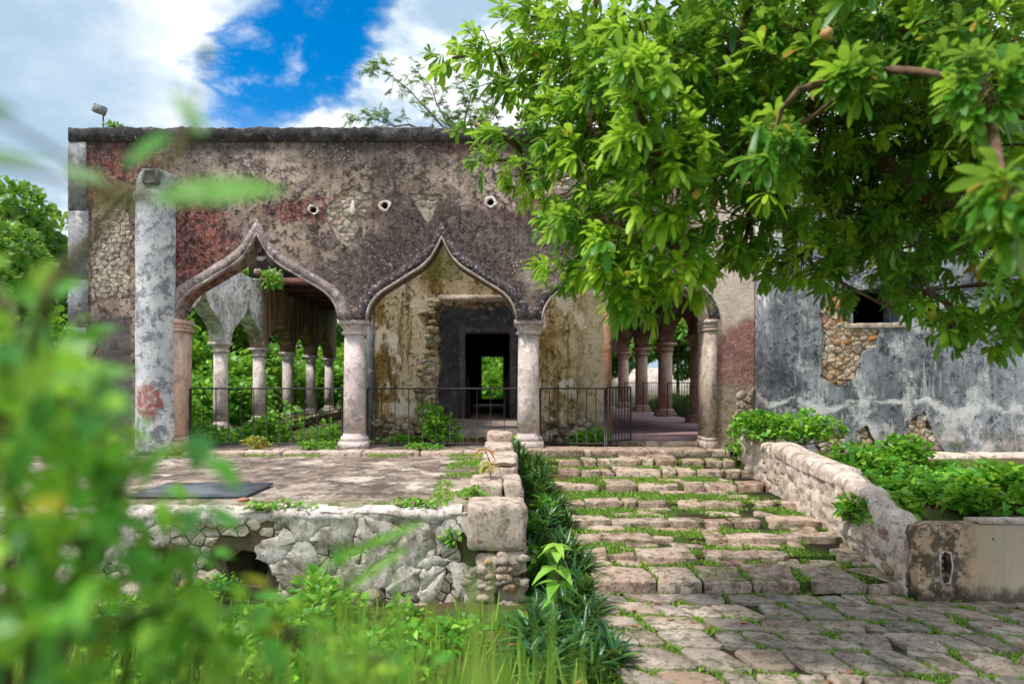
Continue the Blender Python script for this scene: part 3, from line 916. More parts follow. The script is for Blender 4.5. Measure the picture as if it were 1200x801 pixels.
# bare stone patches
r1 = np.random.default_rng(3)
pp = lambda L, Y: [XZ(x, y, Y) for x, y in L]
for q, L in enumerate(BARE):
    a = Acc(); ext_poly(a, L, [], YF + .028, YF + .1); build('bare_patch', a, MMORT if q in (2, 5) else MPALE, arc)
YB_ = YF + .028
patch_stones(arc, pp([(396, 232), (412, 222), (432, 230), (428, 250), (416, 262), (410, 290), (396, 270), (382, 252)], YF), YB_, .07, MRUB, r1, .012, gap=.005)
patch_stones(arc, pp([(484, 228), (512, 228), (508, 245), (490, 244)], YF), YB_, .06, MRUB, r1, .012, gap=.005)
a = Acc(); x, z = XZ(413, 243, YF); stone(a, rough_poly(np.array([(-.04, -.13), (.05, -.11), (.04, .13), (-.02, .12)]), .006, r1, 1), (x, YF, z), (1, 0, 0), (0, 0, 1), (0, -1, 0), .035, .01, r1); build('plaster_flake', a, MPLAST, arc)
patch_stones(arc, pp([(104, 300), (118, 262), (150, 225), (150, 345), (112, 350), (102, 330)], YF), YB_, .075, MRUB, r1, .016, bev=.004, aspect=1.5, name='rubble', joined=True, kind='stuff', gap=.005)
patch_stones(arc, pp([(862, 462), (884, 455), (884, 500), (850, 510)], YF), YF, .10, MRUB, r1, .03)
patch_stones(arc, pp([(626, 205), (690, 190), (700, 215), (640, 225)], YF), YB_, .07, MRUB, r1, .012, gap=.005)
# engaged half column left of the first arch
hx = (XZ(150, 0, 12.0)[0] + XZ(197, 0, 12.0)[0]) / 2; hr = (XZ(197, 0, 12.0)[0] - XZ(150, 0, 12.0)[0]) / 2
zt = XZ(0, 196, 12.1)[1]
prof = [(hr, -.08)] + [(hr * (1 + .012 * math.sin(z * 4)), z) for z in np.linspace(0, zt - .55, 14)] + [(hr + .035, zt - .5), (hr + .04, zt - .42), (hr * .98, zt - .36), (hr * .94, zt - .2), (hr * .78, zt - .06), (hr * .45, zt)]
a = Acc().lathe(prof, hx, YF + .02, 28); build('half_column', a, MHC, arc, smooth=True)
x, z = XZ(177, 207, 12.0)
a = Acc()
for bx in ((x - .13, x - .09, z - .12, z + .12), (x + .09, x + .13, z - .12, z + .12), (x - .09, x + .09, z + .08, z + .12), (x - .09, x + .09, z - .12, z - .08)):
    a.box(bx[0], bx[1], YF - hr - .01, YF - .1, bx[2], bx[3])
nic = build('niche_frame', a, MQUOIN, arc)
a = Acc().box(x - .09, x + .09, YF - hr + .12, YF - hr + .14, z - .08, z + .08); build('niche_back', a, MDARK, nic)
# chipped white strip beside it
a = Acc(); x0, z0 = XZ(199, 0, YF)[0], XZ(0, 285, YF)[1]
stone(a, rough_poly(np.array([(0, 0), (.10, .1), (.12, .75), (.02, .78), (-.03, .4)]), .012, r1, 2), (x0 - .03, YF, z0), (1, 0, 0), (0, 0, 1), (0, -1, 0), .02, .008, r1); build('plaster_flake', a, MPLAST, arc)


def column(parent, cx, cy, z0, z1, r0, mat, cap=True, square=True):
    """tapered shaft, moulded capital with square abacus, base on a plinth"""
    H = z1 - z0
    a = Acc().lathe([(r0 * 1.03, z0 + .20), (r0 * 1.0, z0 + H * .35), (r0 * .95, z1 - .24)], cx, cy, 22)
    build('shaft', a, mat, parent, smooth=True)
    a = Acc().lathe([(r0 * .97, z1 - .255), (r0 * 1.14, z1 - .245), (r0 * 1.20, z1 - .22), (r0 * 1.14, z1 - .195), (r0 * 1.0, z1 - .185), (r0 * 1.05, z1 - .15), (r0 * 1.26, z1 - .105), (r0 * 1.30, z1 - .085)], cx, cy, 22)
    q = r0 * 1.33
    a.box(cx - q, cx + q, cy - q, cy + q, z1 - .083, z1 - .003)
    build('capital', a, mat, parent)
    a = Acc().lathe([(r0 * 1.26, z0 + .11), (r0 * 1.30, z0 + .15), (r0 * 1.24, z0 + .185), (r0 * 1.06, z0 + .205), (r0 * 1.04, z0 + .24)], cx, cy, 22)
    q = r0 * 1.30
    a.box(cx - q, cx + q, cy - q, cy + q, z0 - .05, z0 + .11)
    build('base', a, mat, parent)


for px in (415, 619.5):
    e = bpy.data.objects.new('column', None); COL.objects.link(e); e.parent = arc
    column(e, XZ(px, 0, 12.5)[0], YF + .25, 0., SZ, .188, MCOL)
for x0, x1, mt in ((A1[0] - A1[1] - .12, A1[0] - A1[1] + .10, MCOLP), (A3[0] + A3[1] - .015, A3[0] + A3[1] + .15, MPALE)):
    e = bpy.data.objects.new('pilaster', None); COL.objects.link(e); e.parent = arc
    build('shaft', Acc().box(x0, x1, YF - .05, YF + TH - .04, .18, SZ - .2), mt, e)
    pj = .035 if x0 < 0 else .016
    a = Acc().box(x0 - pj, x1 + pj, YF - .05 - pj, YF + TH - .01, SZ - .08, SZ - .005); a.box(x0 - pj * .5, x1 + pj * .5, YF - .05 - pj * .5, YF + TH - .02, SZ - .15, SZ - .084)
    a.box(x0 - pj * .85, x1 + pj * .85, YF - .05 - pj * .85, YF + TH - .012, SZ - .2, SZ - .154); build('capital', a, mt, e)
    a = Acc().box(x0 - pj, x1 + pj, YF - .05 - pj, YF + TH - .008, -.05, .12); a.box(x0 - pj * .5, x1 + pj * .5, YF - .05 - pj * .5, YF + TH - .015, .124, .18); build('base', a, mt, e)

# ------------------------------------------------------------------ CORE BUILDING behind the arcade
YC = 13.75
core = thing('core_building', 'olive stained inner building with a broken doorway and dark rooms in a row', 'building', loc=(0, YC, 0))
r2 = np.random.default_rng(9)
cx0, cx1 = XZ(430, 0, YC)[0], XZ(716, 0, YC)[0]
door = [XZ(x, y, YC) for x, y in ((515, 512), (511, 490), (514, 470), (508, 455), (513, 440), (517, 425), (511, 410), (515, 395), (509, 380), (515, 366), (520, 356), (545, 358), (560, 352), (580, 350), (596, 354), (604, 366), (615, 358), (634, 360), (632, 512))]
cz1 = 4.5
co = [(cx0, -.3), (cx1, -.3)] + [(x, cz1 + .15 * mn.noise((x * 2, 1, 5))) for x in np.linspace(cx1, cx0, 14)]
door = [tuple(q) for q in warp(dense(door, .06), .07, 4.5, 8.)]
a = Acc(); ext_poly(a, co, [door], YC, YC + .55); build('front_wall', a, MCORE, core)
# lintel strip over the broken door
x0, z0 = XZ(515, 354, YC); x1, _ = XZ(600, 0, YC)
build('lintel', Acc().box(x0, x1, YC - .03, YC + .1, z0 + .02, z0 + .14), MPALE, core)
build('corner_strip', Acc().box(cx1 - .13, cx1 + .012, YC - .015, YC + .5, 0, 2.9), MORANGE, core)
build('corner_strip', Acc().box(cx0 - .012, cx0 + .12, YC - .015, YC + .5, 0, 2.6), MQUOIN, core)
# torn masonry along the left edge of the doorway
for k in range(70):
    py = r2.uniform(352, 508); px = 511 - abs(r2.normal(0, 7)) - (3 if py > 420 else 0)
    x, z = XZ(px, py, YC); s_ = r2.uniform(.05, .13)
    a = Acc(); rock(a, (x, YC - .03 + r2.uniform(0, .05), z), (s_ * 1.1, s_ * .8, s_ * .65), r2); build('stone', a, MRUBO, core)
for k in range(40):
    px = r2.choice([r2.uniform(640, 690), r2.uniform(438, 500)]); py = r2.uniform(490, 518); x, z = XZ(px, py, YC); s_ = r2.uniform(.05, .11)
    a = Acc(); rock(a, (x, YC - r2.uniform(0, .12), z), (s_ * 1.3, s_, s_ * .8), r2); build('stone', a, MRUBO, core)
for k in range(16):
    px = r2.uniform(518, 606); x, z = XZ(px, 353 + r2.uniform(-4, 8), YC); s_ = r2.uniform(.03, .07)
    a = Acc(); rock(a, (x, YC + r2.uniform(.02, .3), z), (s_ * 1.3, s_, s_ * .9), r2); build('stone', a, MRUBO, core)
# rooms
sx0, sx1, YB = cx0 + .05, cx1 - .05, 30.
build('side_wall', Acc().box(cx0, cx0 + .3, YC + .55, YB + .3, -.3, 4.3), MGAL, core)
build('side_wall', Acc().box(cx1 - .3, cx1, YC + .55, YB + .3, -.3, 4.3), MGALR, core)
build('room_floor', Acc().box(cx0 + .3, cx1 - .3, YC + .3, YB, -.3, .2), mat_simple('dusty_room_floor', C(176, 160, 150), C(140, 128, 122), 3., .8), core)


def door_wall(Y, x0, x1, ztop, mat, fmat, thick=.3, sill=.2):
    o_ = [(cx0 + .3, .0), (cx1 - .3, .0), (cx1 - .3, 4.1), (cx0 + .3, 4.1)]
    h = [(x0, sill), (x1, sill), (x1, ztop), (x0, ztop)]
    a = Acc(); ext_poly(a, o_, [h], Y, Y + thick); build('partition_wall', a, mat, core)
    f = .16; a = Acc()
    a.box(x0 - f, x0 - .003, Y - .03, Y + thick + .03, sill, ztop + f); a.box(x1 + .003, x1 + f, Y - .03, Y + thick + .03, sill, ztop + f); a.box(x0 - .003, x1 + .003, Y - .03, Y + thick + .03, ztop + .003, ztop + f)
    build('door_frame', a, fmat, core)


door_wall(18.4, -.58, .55, 2.36, MROOM, MFRAME)
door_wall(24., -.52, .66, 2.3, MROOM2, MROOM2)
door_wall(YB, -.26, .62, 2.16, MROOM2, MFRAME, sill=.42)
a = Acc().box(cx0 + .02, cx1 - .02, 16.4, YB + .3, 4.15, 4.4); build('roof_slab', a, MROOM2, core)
# haunches of the inner door (curved curtain-like jambs)
for s_, x in ((1, -.58), (-1, .55)):
    pts = [(x, .2), (x, 1.55), (x + s_ * .03, 1.35), (x + s_ * .10, 1.15), (x + s_ * .12, .9), (x + s_ * .12, .2)]
    if s_ > 0:
        pts = pts[::-1]
    a = Acc(); ext_poly(a, pts[::-1] if s_ < 0 else pts, [], 18.72, 18.95); build('jamb', a, MROOM2, core)

# ------------------------------------------------------------------ SIDE GALLERIES (colonnades running back)


def gallery(name, label, X, ys, y_first, y_last, z0, zs, wall_mat, col_mat, rcol, top):
    g = thing(name, label, 'colonnade', loc=(X, ys[0], 0))
    o_ = [(y_first, zs)]
    edges = []
    for q in range(len(ys) - 1):
        w_ = (ys[q + 1] - ys[q]) / 2 - .19
        edges += ogee((ys[q] + ys[q + 1]) / 2, w_, zs, 1.18)
    o_ += edges + [(y_last, zs)] + [(y_, top(y_)) for y_ in np.linspace(y_last, y_first, 24)]
    a = Acc(); ext_poly(a, o_, [], X - .2, X + .2); swap_xy(a); build('arch_wall', a, wall_mat, g)
    for y_ in ys:
        e = bpy.data.objects.new('column', None); COL.objects.link(e); e.parent = g
        column(e, X, y_, z0, zs, rcol, col_mat)
    return g


XGL = -6.6
ysl = [14.8, 17.9, 20.9, 23.9, 27., 30.1]
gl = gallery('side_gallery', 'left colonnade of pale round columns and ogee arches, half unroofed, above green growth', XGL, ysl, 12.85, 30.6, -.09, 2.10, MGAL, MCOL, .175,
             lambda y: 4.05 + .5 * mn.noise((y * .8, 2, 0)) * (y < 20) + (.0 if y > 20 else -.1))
build('stylobate', Acc().box(XGL - .35, XGL + .35, 14.2, 31, -.6, -.10), MDMORT, gl)
r3 = np.random.default_rng(21)
for y_ in np.arange(20.2, 30.5, .36):      # rubble face of the low wall under the columns
    for zz in (-.48, -.3, -.15):
        a = Acc(); rock(a, (XGL + .36, y_ + r3.normal(0, .05), zz), (.05, .17, .09), r3); build('stone', a, MRUBO, gl)
# surviving roof of the left gallery
yr = 20.2
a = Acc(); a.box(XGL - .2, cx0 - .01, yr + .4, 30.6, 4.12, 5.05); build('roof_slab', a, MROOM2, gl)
for k, y_ in enumerate((yr + .25, yr + 1.6, yr + 3., yr + 4.4, yr + 5.8, yr + 7.2)):
    build('beam', Acc().box(XGL + .21, cx0 - .02, y_, y_ + .16, 3.86, 4.06), MTIM, gl)
for k in range(120):
    x = r3.uniform(XGL, cx0 - .1); a = Acc(); rock(a, (x, yr + .42 + r3.uniform(-.12, .2), r3.uniform(4.12, 5.35)), (r3.uniform(.1, .24), .12, r3.uniform(.07, .13)), r3); build('stone', a, MRUB, gl)
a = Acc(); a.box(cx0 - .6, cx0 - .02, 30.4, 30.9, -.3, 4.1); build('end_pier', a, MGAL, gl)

XGR = 5.2
ysr = [14.6, 17.9, 21.3, 24.6, 27.9]
gr = gallery('side_gallery', 'right colonnade of rose stone columns beside the rose tiled gallery floor', XGR, ysr, 12.9, 29.5, .12, 2.27, MGALR, MCOLP, .21, lambda y: 4.1)
build('gallery_floor', Acc().box(cx1 + .01, XGR + .4, 13.35, 30., -.4, .125), MFLOORR, gr)
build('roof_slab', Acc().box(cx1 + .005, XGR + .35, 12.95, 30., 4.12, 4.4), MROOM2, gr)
for y_ in np.arange(13.6, 29, 1.5):
    build('beam', Acc().box(cx1 + .01, XGR - .21, y_, y_ + .15, 3.92, 4.1), MTIM, gr)
a = Acc().box(cx1 + .02, XGR - .2, 13.05, 13.34, -.3, .06); build('threshold_step', a, MSTEP, gr)

# ------------------------------------------------------------------ GREY SIDE BUILDING on the right
YG = 11.7
gw = thing('side_building', 'tall grey lime-streaked wall with a dark window opening and bare stone patch', 'building', loc=(8, YG, 0))
win = [XZ(x, y, YG) for x, y in ((1000, 379), (1058, 377), (1060, 342), (1036, 337), (998, 340))]
gtop = [(x, 4.35 + .12 * mn.noise((x * 1.3, 7, 0))) for x in np.linspace(14., 4.525, 20)]
GP = [[(960, 352), (990, 343), (996, 350), (996, 384), (1030, 386), (1026, 408), (1010, 412), (1004, 446), (978, 452), (962, 440), (966, 400)],
      [(952, 512), (985, 502), (996, 528), (960, 532)], [(1002, 505), (1014, 498), (1030, 524), (1006, 528)], [(1066, 495), (1082, 480), (1094, 510), (1112, 534), (1070, 540), (1060, 515)]]
GB = [[tuple(q) for q in warp(dense([XZ(x, y, YG) for x, y in L], .04), .05, 4., 6.)] for L in GP]
a = Acc(); ext_poly(a, [(4.525, -.9), (14., -.9)] + gtop, [win] + GB, YG, YG + .6); build('front_wall', a, MGW, gw)
for q, L in enumerate(GB):
    a = Acc(); ext_poly(a, L, [], YG + .04, YG + .59); build('mortar', a, MMORT if q == 0 else MDMORT, gw)
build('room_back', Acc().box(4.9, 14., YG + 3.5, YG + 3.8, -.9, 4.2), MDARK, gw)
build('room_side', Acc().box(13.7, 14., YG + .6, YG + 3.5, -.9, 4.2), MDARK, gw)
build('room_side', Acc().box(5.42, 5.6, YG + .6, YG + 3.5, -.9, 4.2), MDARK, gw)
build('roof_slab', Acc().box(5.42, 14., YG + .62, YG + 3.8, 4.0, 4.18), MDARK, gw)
x0, z0 = XZ(996, 380, YG); x1, z1 = XZ(1070, 318, YG)
blk(gw, x0 - .02, x1 - .06, YG - .02, YG + .35, z0 - .06, z0 + .02, MPALE, np.random.default_rng(4), 'window_sill', .012, .015)
blk(gw, x0 + .42, x1 + .02, YG - .03, YG + .3, XZ(0, 327, YG)[1], XZ(0, 312, YG)[1], MPALE, np.random.default_rng(3), 'lintel', .012, .02)
r4 = np.random.default_rng(14)


for q, L in enumerate(GP):
    patch_stones(gw, pp(L, YG), YG + .04, .07, MSTONEW if q == 0 else MRUB, r4, .024, gap=.005, aspect=2.1)

# ------------------------------------------------------------------ PATIO PLATFORM (left)
ZP, YP0, YP1, XP = -.085, 6.86, 11.9, .37
plat = thing('patio_platform', 'raised patio of stained concrete on a cracked white plastered retaining wall', 'platform', loc=(-4, 9, -1))
r5 = np.random.default_rng(31)
nu, nv = 90, 60
ux = np.linspace(-9.5, XP - .03, nu); vy = np.linspace(YP0 + .02, YP1, nv)
UX, VY = np.meshgrid(ux, vy, indexing='ij')
Zs = np.array([[ZP + .018 * mn.noise((x * .8, y * .9, 0)) + .008 * mn.noise((x * 4, y * 4, 2)) - .05 * max(0, (7.15 - y) / .3) ** 2 * (1 + mn.noise((x * 3, 0, 4))) for y in vy] for x in ux])
a = Acc(); rings_grid(a, np.stack([UX, VY, Zs], -1).reshape(-1, 3), nu, nv); build('patio_slab', a, MSLAB, plat, smooth=True)
cav = [XZ(x, y, YP0) for x, y in ((262, 660), (282, 645), (305, 650), (313, 668), (304, 690), (282, 688), (268, 678))]
fo = [(-9.5, -1.3), (XP - .03, -1.3), (XP - .03, ZP - .13)] + [(x, ZP - .10 + .03 * mn.noise((x * 3, 4, 4))) for x in np.linspace(XP - .1, -9.5, 40)]
a = Acc(); ext_poly(a, fo, [cav], YP0 + .05, YP0 + .8, .5); build('retaining_wall', a, MDMORT, plat)
build('platform_side', Acc().box(XP - .1, XP - .03, YP0 + .8, YP1, -1.2, -.13), MDMORT, plat)
# plaster skin in broken pieces, smaller rubble near the foot
zone = pp([(60, 602), (560, 604), (550, 640), (556, 700), (520, 690), (470, 700), (420, 698), (352, 712), (318, 690), (312, 640), (270, 640), (200, 668), (60, 680)], YP0)
seeds = []
for z in np.arange(-1.1, .05, .19):
    for x in np.arange(-4.6, .1, .27):
        seeds.append((x + r5.normal(0, .10), z + r5.normal(0, .07)))
cells = vor_cells(seeds, (-4.9, -.16, -1.2, ZP - .05))
foot = Acc()
for s_, c_ in zip(seeds, cells):
    if c_ is None:
        continue
    if inside(s_, cav) or min(math.dist(s_, q) for q in cav) < .10:
        continue
    if inside(s_, zone):
        if r5.random() < .17 or mn.noise((s_[0] * 1.7, s_[1] * 2.2, 7.)) > .32:
            continue
        p = warp(warp(dense(inset(c_, r5.choice([.001, .001, .004, .012])), .025), .085, 4.5, 2.), .02, 22., 4.)
        a = Acc(); stone(a, p, (0, YP0 + .05, 0), (1, 0, 0), (0, 0, 1), (0, -1, 0), .030 + .010 * mn.noise((s_[0] * 2, s_[1] * 2, 0)), .003, r5, .0008); build('plaster_piece', a, MPLASTW, plat)
    elif s_[1] < -.45 and s_[0] < -.3 and r5.random() < .8:
        x, z = s_
        for q in range(2):
            a = Acc(); sz = r5.uniform(.05, .12); rock(a, (x + r5.normal(0, .08), YP0 + .03, z + r5.normal(0, .06)), (sz * 1.3, .07, sz), r5); build('stone', a, MRUB, plat)
patch_stones(plat, [(-4.8, -1.15), (-.22, -1.15), (-.22, -.2), (-4.8, -.2)], YP0 + .05, .085, MRUB, r5, .018, name='rubble_core', joined=True, kind='stuff', gap=.008, bev=.008, skip=cav)
for x, z, sx_, sz_ in ((XZ(250, 0, YP0)[0], XZ(0, 680, YP0)[1], .07, .11),):
    blk_a = Acc(); rock(blk_a, (x, YP0 + .05, z), (sx_ * 1.4, .06, sz_), r5); build('stone', blk_a, MRUB, plat)
# rounded lip of plaster along the top edge
n = 160; xs = np.linspace(-6, -.25, n)
prof = [(.06, -.16), (.0, -.13), (-.035, -.07), (-.02, -.015), (.05, .012), (.22, .006)]
V = np.array([[(x, YP0 + .05 + py_ + .035 * mn.fractal((x * 4, pz * 9, 1), .6, 2.1, 4), ZP + pz + .022 * mn.fractal((x * 4, pz * 9, 7), .6, 2.1, 4)) for py_, pz in prof] for x in xs]).reshape(-1, 3)
a = Acc(); rings_grid(a, V, n, len(prof)); build('plaster_lip', a, MPLASTW, plat, smooth=True)


blk(plat, -.20, XP, YP0 - .03, 7.42, -.47, -.035, MBLOCK, r5, bev=.05)
for bx in ((-.10, .10, -.74, -.48), (.11, XP - .01, -.72, -.48), (-.22, .06, -1.0, -.75), (.07, XP, -.98, -.73), (-.2, XP - .02, -1.22, -1.0)):
    blk(plat, bx[0], bx[1], YP0 - .01 + r5.uniform(0, .03), 7.3, bx[2], bx[3], MBLOCK, r5, bev=.035, jit=.035)
for k in range(26):
    a = Acc(); sz = r5.uniform(.03, .065); rock(a, (r5.uniform(-.2, .33), YP0 - .012, r5.uniform(-1.0, -.48)), (sz * 1.3, .035, sz * .8), r5); build('stone', a, MRUB, plat)
for bx in ((-.19, .15, 7.62, 8.5, -.16, .06), (.17, XP, 7.55, 8.3, -.2, .08), (-.10, .36, 8.55, 9.4, -.15, .12), (-.06, .38, 9.45, 10.1, -.1, .17), (-.05, .36, 10.15, 10.75, -.1, .24), (.0, .36, 10.8, 11.5, -.1, .36), (.02, .34, 8.6, 9.2, .121, .2)):
    blk(plat, *bx, MBLOCK, r5, bev=.04, jit=.02)
# plinth kerb along the foot of the arcade
x = -5.0
while x < .6:
    w_ = r5.uniform(.5, 1.1); blk(plat, x, min(x + w_, .62), 11.86, 12.26 + r5.uniform(-.03, .02), -.25, r5.uniform(-.03, .005), MBLOCK, r5, 'kerb_stone', .01, .03); x += w_ + .02
build('arcade_floor', Acc().box(-7., .95, 12.27, 13.6, -.35, -.012), MSLAB, plat)

# sheet of metal and a brick fragment lying on the patio
o = build('metal_sheet', Acc().box(-3.75, -2.52, 7.5, 8.5, ZP + .012, ZP + .034), MPLATE); tag(o, 'flat grey metal sheet lying on the patio concrete', 'sheet')
a = Acc(); rock(a, (XZ(286, 0, 7.35)[0], 7.35, ZP + .02), (.07, .04, .02), r5); o = build('brick_fragment', a, mat_simple('orange_brick', C(206, 140, 110), C(176, 110, 84), 20.)); tag(o, 'orange brick fragment on the patio edge near the metal sheet', 'brick')

# ------------------------------------------------------------------ STAIRWAY
st = thing('stone_stairway', 'broad stairway of rose stone slabs with grass growing on the treads', 'stairs', loc=(2.6, 9.5, -.9))
r6 = np.random.default_rng(77)
XS0, XS1 = 1.08, 4.08
steps = [(11.42, -.12), (11.0, -.235), (10.3, -.35), (9.5, -.465), (8.76, -.565), (8.27, -.665), (7.75, -.745), (7.06, -.825)]
bed = Acc()
prev = 11.95
OCC = []      # occupied outlines (x, y polygons with z) for the grass
for k, (yf, zt) in enumerate(steps):
    yb = prev
    d = yb - yf; sl_ = .042 / d
    xa, xb, ya, yb2, z0_, z1_ = XS0 - .12, XS1 + .06, yf + .07, yb + .07, zt - .018, zt - .018 + .042
    bed.add([(xa, ya, -1.1), (xb, ya, -1.1), (xa, yb2, -1.1), (xb, yb2, -1.1), (xa, ya, z0_), (xb, ya, z0_), (xa, yb2, z1_), (xb, yb2, z1_)], [(0, 2, 3, 1), (4, 5, 7, 6), (0, 1, 5, 4), (2, 6, 7, 3), (0, 4, 6, 2), (1, 3, 7, 5)])
    # front row: the nosing stones
    x = XS0 + r6.uniform(-.1, .05)
    big = k == len(steps) - 1
    while x < XS1:
        w_ = r6.uniform(.42, .80) if big else r6.choice([r6.uniform(.16, .3), r6.uniform(.3, .72)])
        if x + w_ > XS1 - .12:
            w_ = XS1 - x
        dep = min(d - .04, r6.uniform(.42, .56) if big else r6.uniform(.16, .34))
        if not big and r6.random() < .13:
            x += w_ * .5; continue
        q = np.array([(x, yf + r6.normal(0, .02)), (x + w_, yf + r6.normal(0, .02)), (x + w_ + r6.normal(0, .025), yf + dep + r6.normal(0, .03)), (x + r6.normal(0, .025), yf + dep + r6.normal(0, .03))])
        p = warp(rough_poly(inset(q, .006), .010, r6, 3, False), .05, 4., k)
        nxt = steps[k + 1][1] if not big else -.93
        a = Acc(); stone(a, p, (0, 0, zt - .06 - sl_ * yf), (1, 0, 0), (0, 1, sl_), (0, 0, 1), r6.normal(.062, .008), .008, r6, .007, sink=zt - .06 - nxt + .01)
        build('step_stone', a, MSTEP, st); OCC.append((p, zt))
        x += w_ + (r6.uniform(.0, .02) if r6.random() < .75 else r6.uniform(.05, .16))
    # second row(s) bedded behind
    yy = yf + (.56 if big else .36)
    while yy < yb - .12:
        dep = r6.uniform(.17, .26); x = XS0 + r6.uniform(0, .3)
        while x < XS1 - .1:
            w_ = r6.uniform(.2, .48)
            if r6.random() < (.62 if k > 4 else .34):
                q = np.array([(x, yy), (min(x + w_, XS1), yy + r6.normal(0, .02)), (min(x + w_, XS1) + r6.normal(0, .03), yy + dep), (x + r6.normal(0, .03), yy + dep)])
                p = warp(rough_poly(inset(q, .012), .014, r6, 2, True), .06, 4., k)
                a = Acc(); stone(a, p, (0, 0, zt - .02 - sl_ * yf), (1, 0, 0), (0, 1, sl_), (0, 0, 1), .018 + r6.normal(0, .004), .012, r6, .006); build('tread_stone', a, MSTEP, st); OCC.append((p, zt))
            x += w_ + r6.uniform(.02, .10)
        yy += dep + r6.uniform(.03, .08)
    prev = yf
build('stair_bed', bed, MBED, st)
# landing slabs in front of the gallery
x = .62
while x < 3.95:
    w_ = r6.uniform(.7, 1.3); blk(st, x, min(x + w_, 4.0), 11.95, 12.75 + r6.uniform(-.1, .1), -.14, -.005 + r6.normal(0, .004), MSTEP, r6, 'landing_slab', .006, .025); x += w_ + .015
build('landing_bed', Acc().box(.96, 3.7, 12.4, 13.3, -.4, -.03), MBED, st)

# ------------------------------------------------------------------ PAVING
pav = build('pavement', Acc().box(.55, 9., .5, 7.12, -1.1, -.955), MBED, kind='structure')
r7 = np.random.default_rng(8)
ylines = [7.04]
while ylines[-1] > 2.6:
    ylines.append(ylines[-1] - r7.uniform(.27, .44))


def yl(k, x):
    return ylines[k] + .10 * mn.noise((x * .9, k * 3.7, 0)) - .05 * (x - 3)


for k in range(len(ylines) - 1):
    x = .75 + r7.uniform(0, .25)
    while x < 6.4:
        w_ = r7.uniform(.28, .56); x2 = x + w_; s0, s1 = r7.normal(.03, .05), r7.normal(.03, .05)
        q = np.array([(x + s0, yl(k + 1, x)), (x2 + s1, yl(k + 1, x2)), (x2 - s1, yl(k, x2)), (x - s0, yl(k, x))])
        pieces = [q]
        if w_ > .44 and r7.random() < .35:
            m0, m1 = (q[0] * .45 + q[1] * .55), (q[3] * .55 + q[2] * .45); pieces = [np.array([q[0], m0, m1, q[3]]), np.array([m0, q[1], q[2], m1])]
        for q in pieces:
            p = warp(rough_poly(rough_poly(inset(q, r7.uniform(.016, .040)), .014, r7, 1, True, .16), .005, r7, 2, False), .03, 4., 9.)
            if k == 0 and (p[:, 1].max() > 7.02 or p[:, 0].mean() > 4.2):
                p[:, 1] = np.minimum(p[:, 1], 6.78 if p[:, 0].mean() > 4.1 else 7.02)
            if p[:, 0].mean() > 4.1:
                p[:, 1] = np.minimum(p[:, 1], 6.80)
            if np.ptp(p[:, 1]) < .10:
                continue
            a = Acc(); stone(a, p, (0, 0, -.955), (1, 0, 0), (0, 1, 0), (0, 0, 1), r7.uniform(.026, .036), .006, r7, .003); build('paving_stone', a, MPAVE, pav)
            OCC.append((p, -.955))
        x = x2 + r7.uniform(0, .02)

# grass and moss in the joints
G = []; r8 = np.random.default_rng(5)
bb = [(p[:, 0].min(), p[:, 0].max(), p[:, 1].min(), p[:, 1].max()) for p, z in OCC]
bba = np.array(bb)


def surf_z(x, y):
    if y < 7.06:
        return -.955
    if y > 11.42:
        return -.04 if y > 11.95 else -.14
    for q_, (yf, zt) in enumerate(steps):
        if y >= yf + .07:
            return zt - .018 + .042 * (y - yf) / ((steps[q_ - 1][0] if q_ else 11.95) - yf)
    return -.95


cnt = 0
for k in range(38000):
    y = r8.uniform(4.3, 11.95) if r8.random() < .8 else r8.uniform(4.3, 7.05); x = r8.uniform(.8, 4.05 if y > 7.05 else 6.0)
    nz = mn.noise((x * 1.4, y * 1.4, 3))
    if y < 7.05 and (nz < -.22 - (.35 if x < 1.6 else 0)):
        continue
    if y >= 7.05 and nz < -.30 + (.25 if x > 3.2 else 0) - (.3 if x < 1.9 else 0):
        continue
    hit = np.nonzero((bba[:, 0] < x) & (bba[:, 1] > x) & (bba[:, 2] < y) & (bba[:, 3] > y))[0]
    if any(inside((x, y), OCC[h][0]) for h in hit) and r8.random() > (.10 if (y > 7.05 and nz > .12) else .0):
        continue
    G.append((x, y, surf_z(x, y)))
G = np.array(G); N = len(G)
gp = np.repeat(G, 2, 0) + r8.normal(0, .012, (2 * N, 3)) * (1, 1, 0)
dirs = np.stack([r8.normal(0, .55, 2 * N), r8.normal(0, .55, 2 * N), np.ones(2 * N)], -1)
a = Acc(); leaves(a, gp, dirs, r8.uniform(.02, .07, 2 * N), r8.uniform(.004, .008, 2 * N), .3, 'card', up=np.array([[.3, 1., 0]]), tint=r8.normal(.35, .5, 2 * N), r=r8)
o = build('joint_grass', a, ML_GRASS, kind='stuff'); tag(o, 'short grass and moss growing in the joints of steps and paving', 'grass')
# fallen leaves
for k in range(24):
    x = r8.uniform(1.0, 4.6); y = r8.uniform(4.9, 7.0) if k < 26 else r8.uniform(7.2, 9.5)
    if k >= 26:
        x = r8.uniform(1.3, 3.9)
    z = (-.955 + .04) if y < 7.05 else surf_z(x, y) + .03
    a = Acc(); leaves(a, [(x, y, z)], [(r8.normal(), r8.normal(), .15)], r8.uniform(.05, .09), r8.uniform(.016, .025), .25, 'ovate', r=r8)
    o = build('fallen_leaf', a, MLITTER); tag(o, 'curled brown fallen leaf lying on the stone paving or steps', 'leaf', 'fallen leaves on the stones')

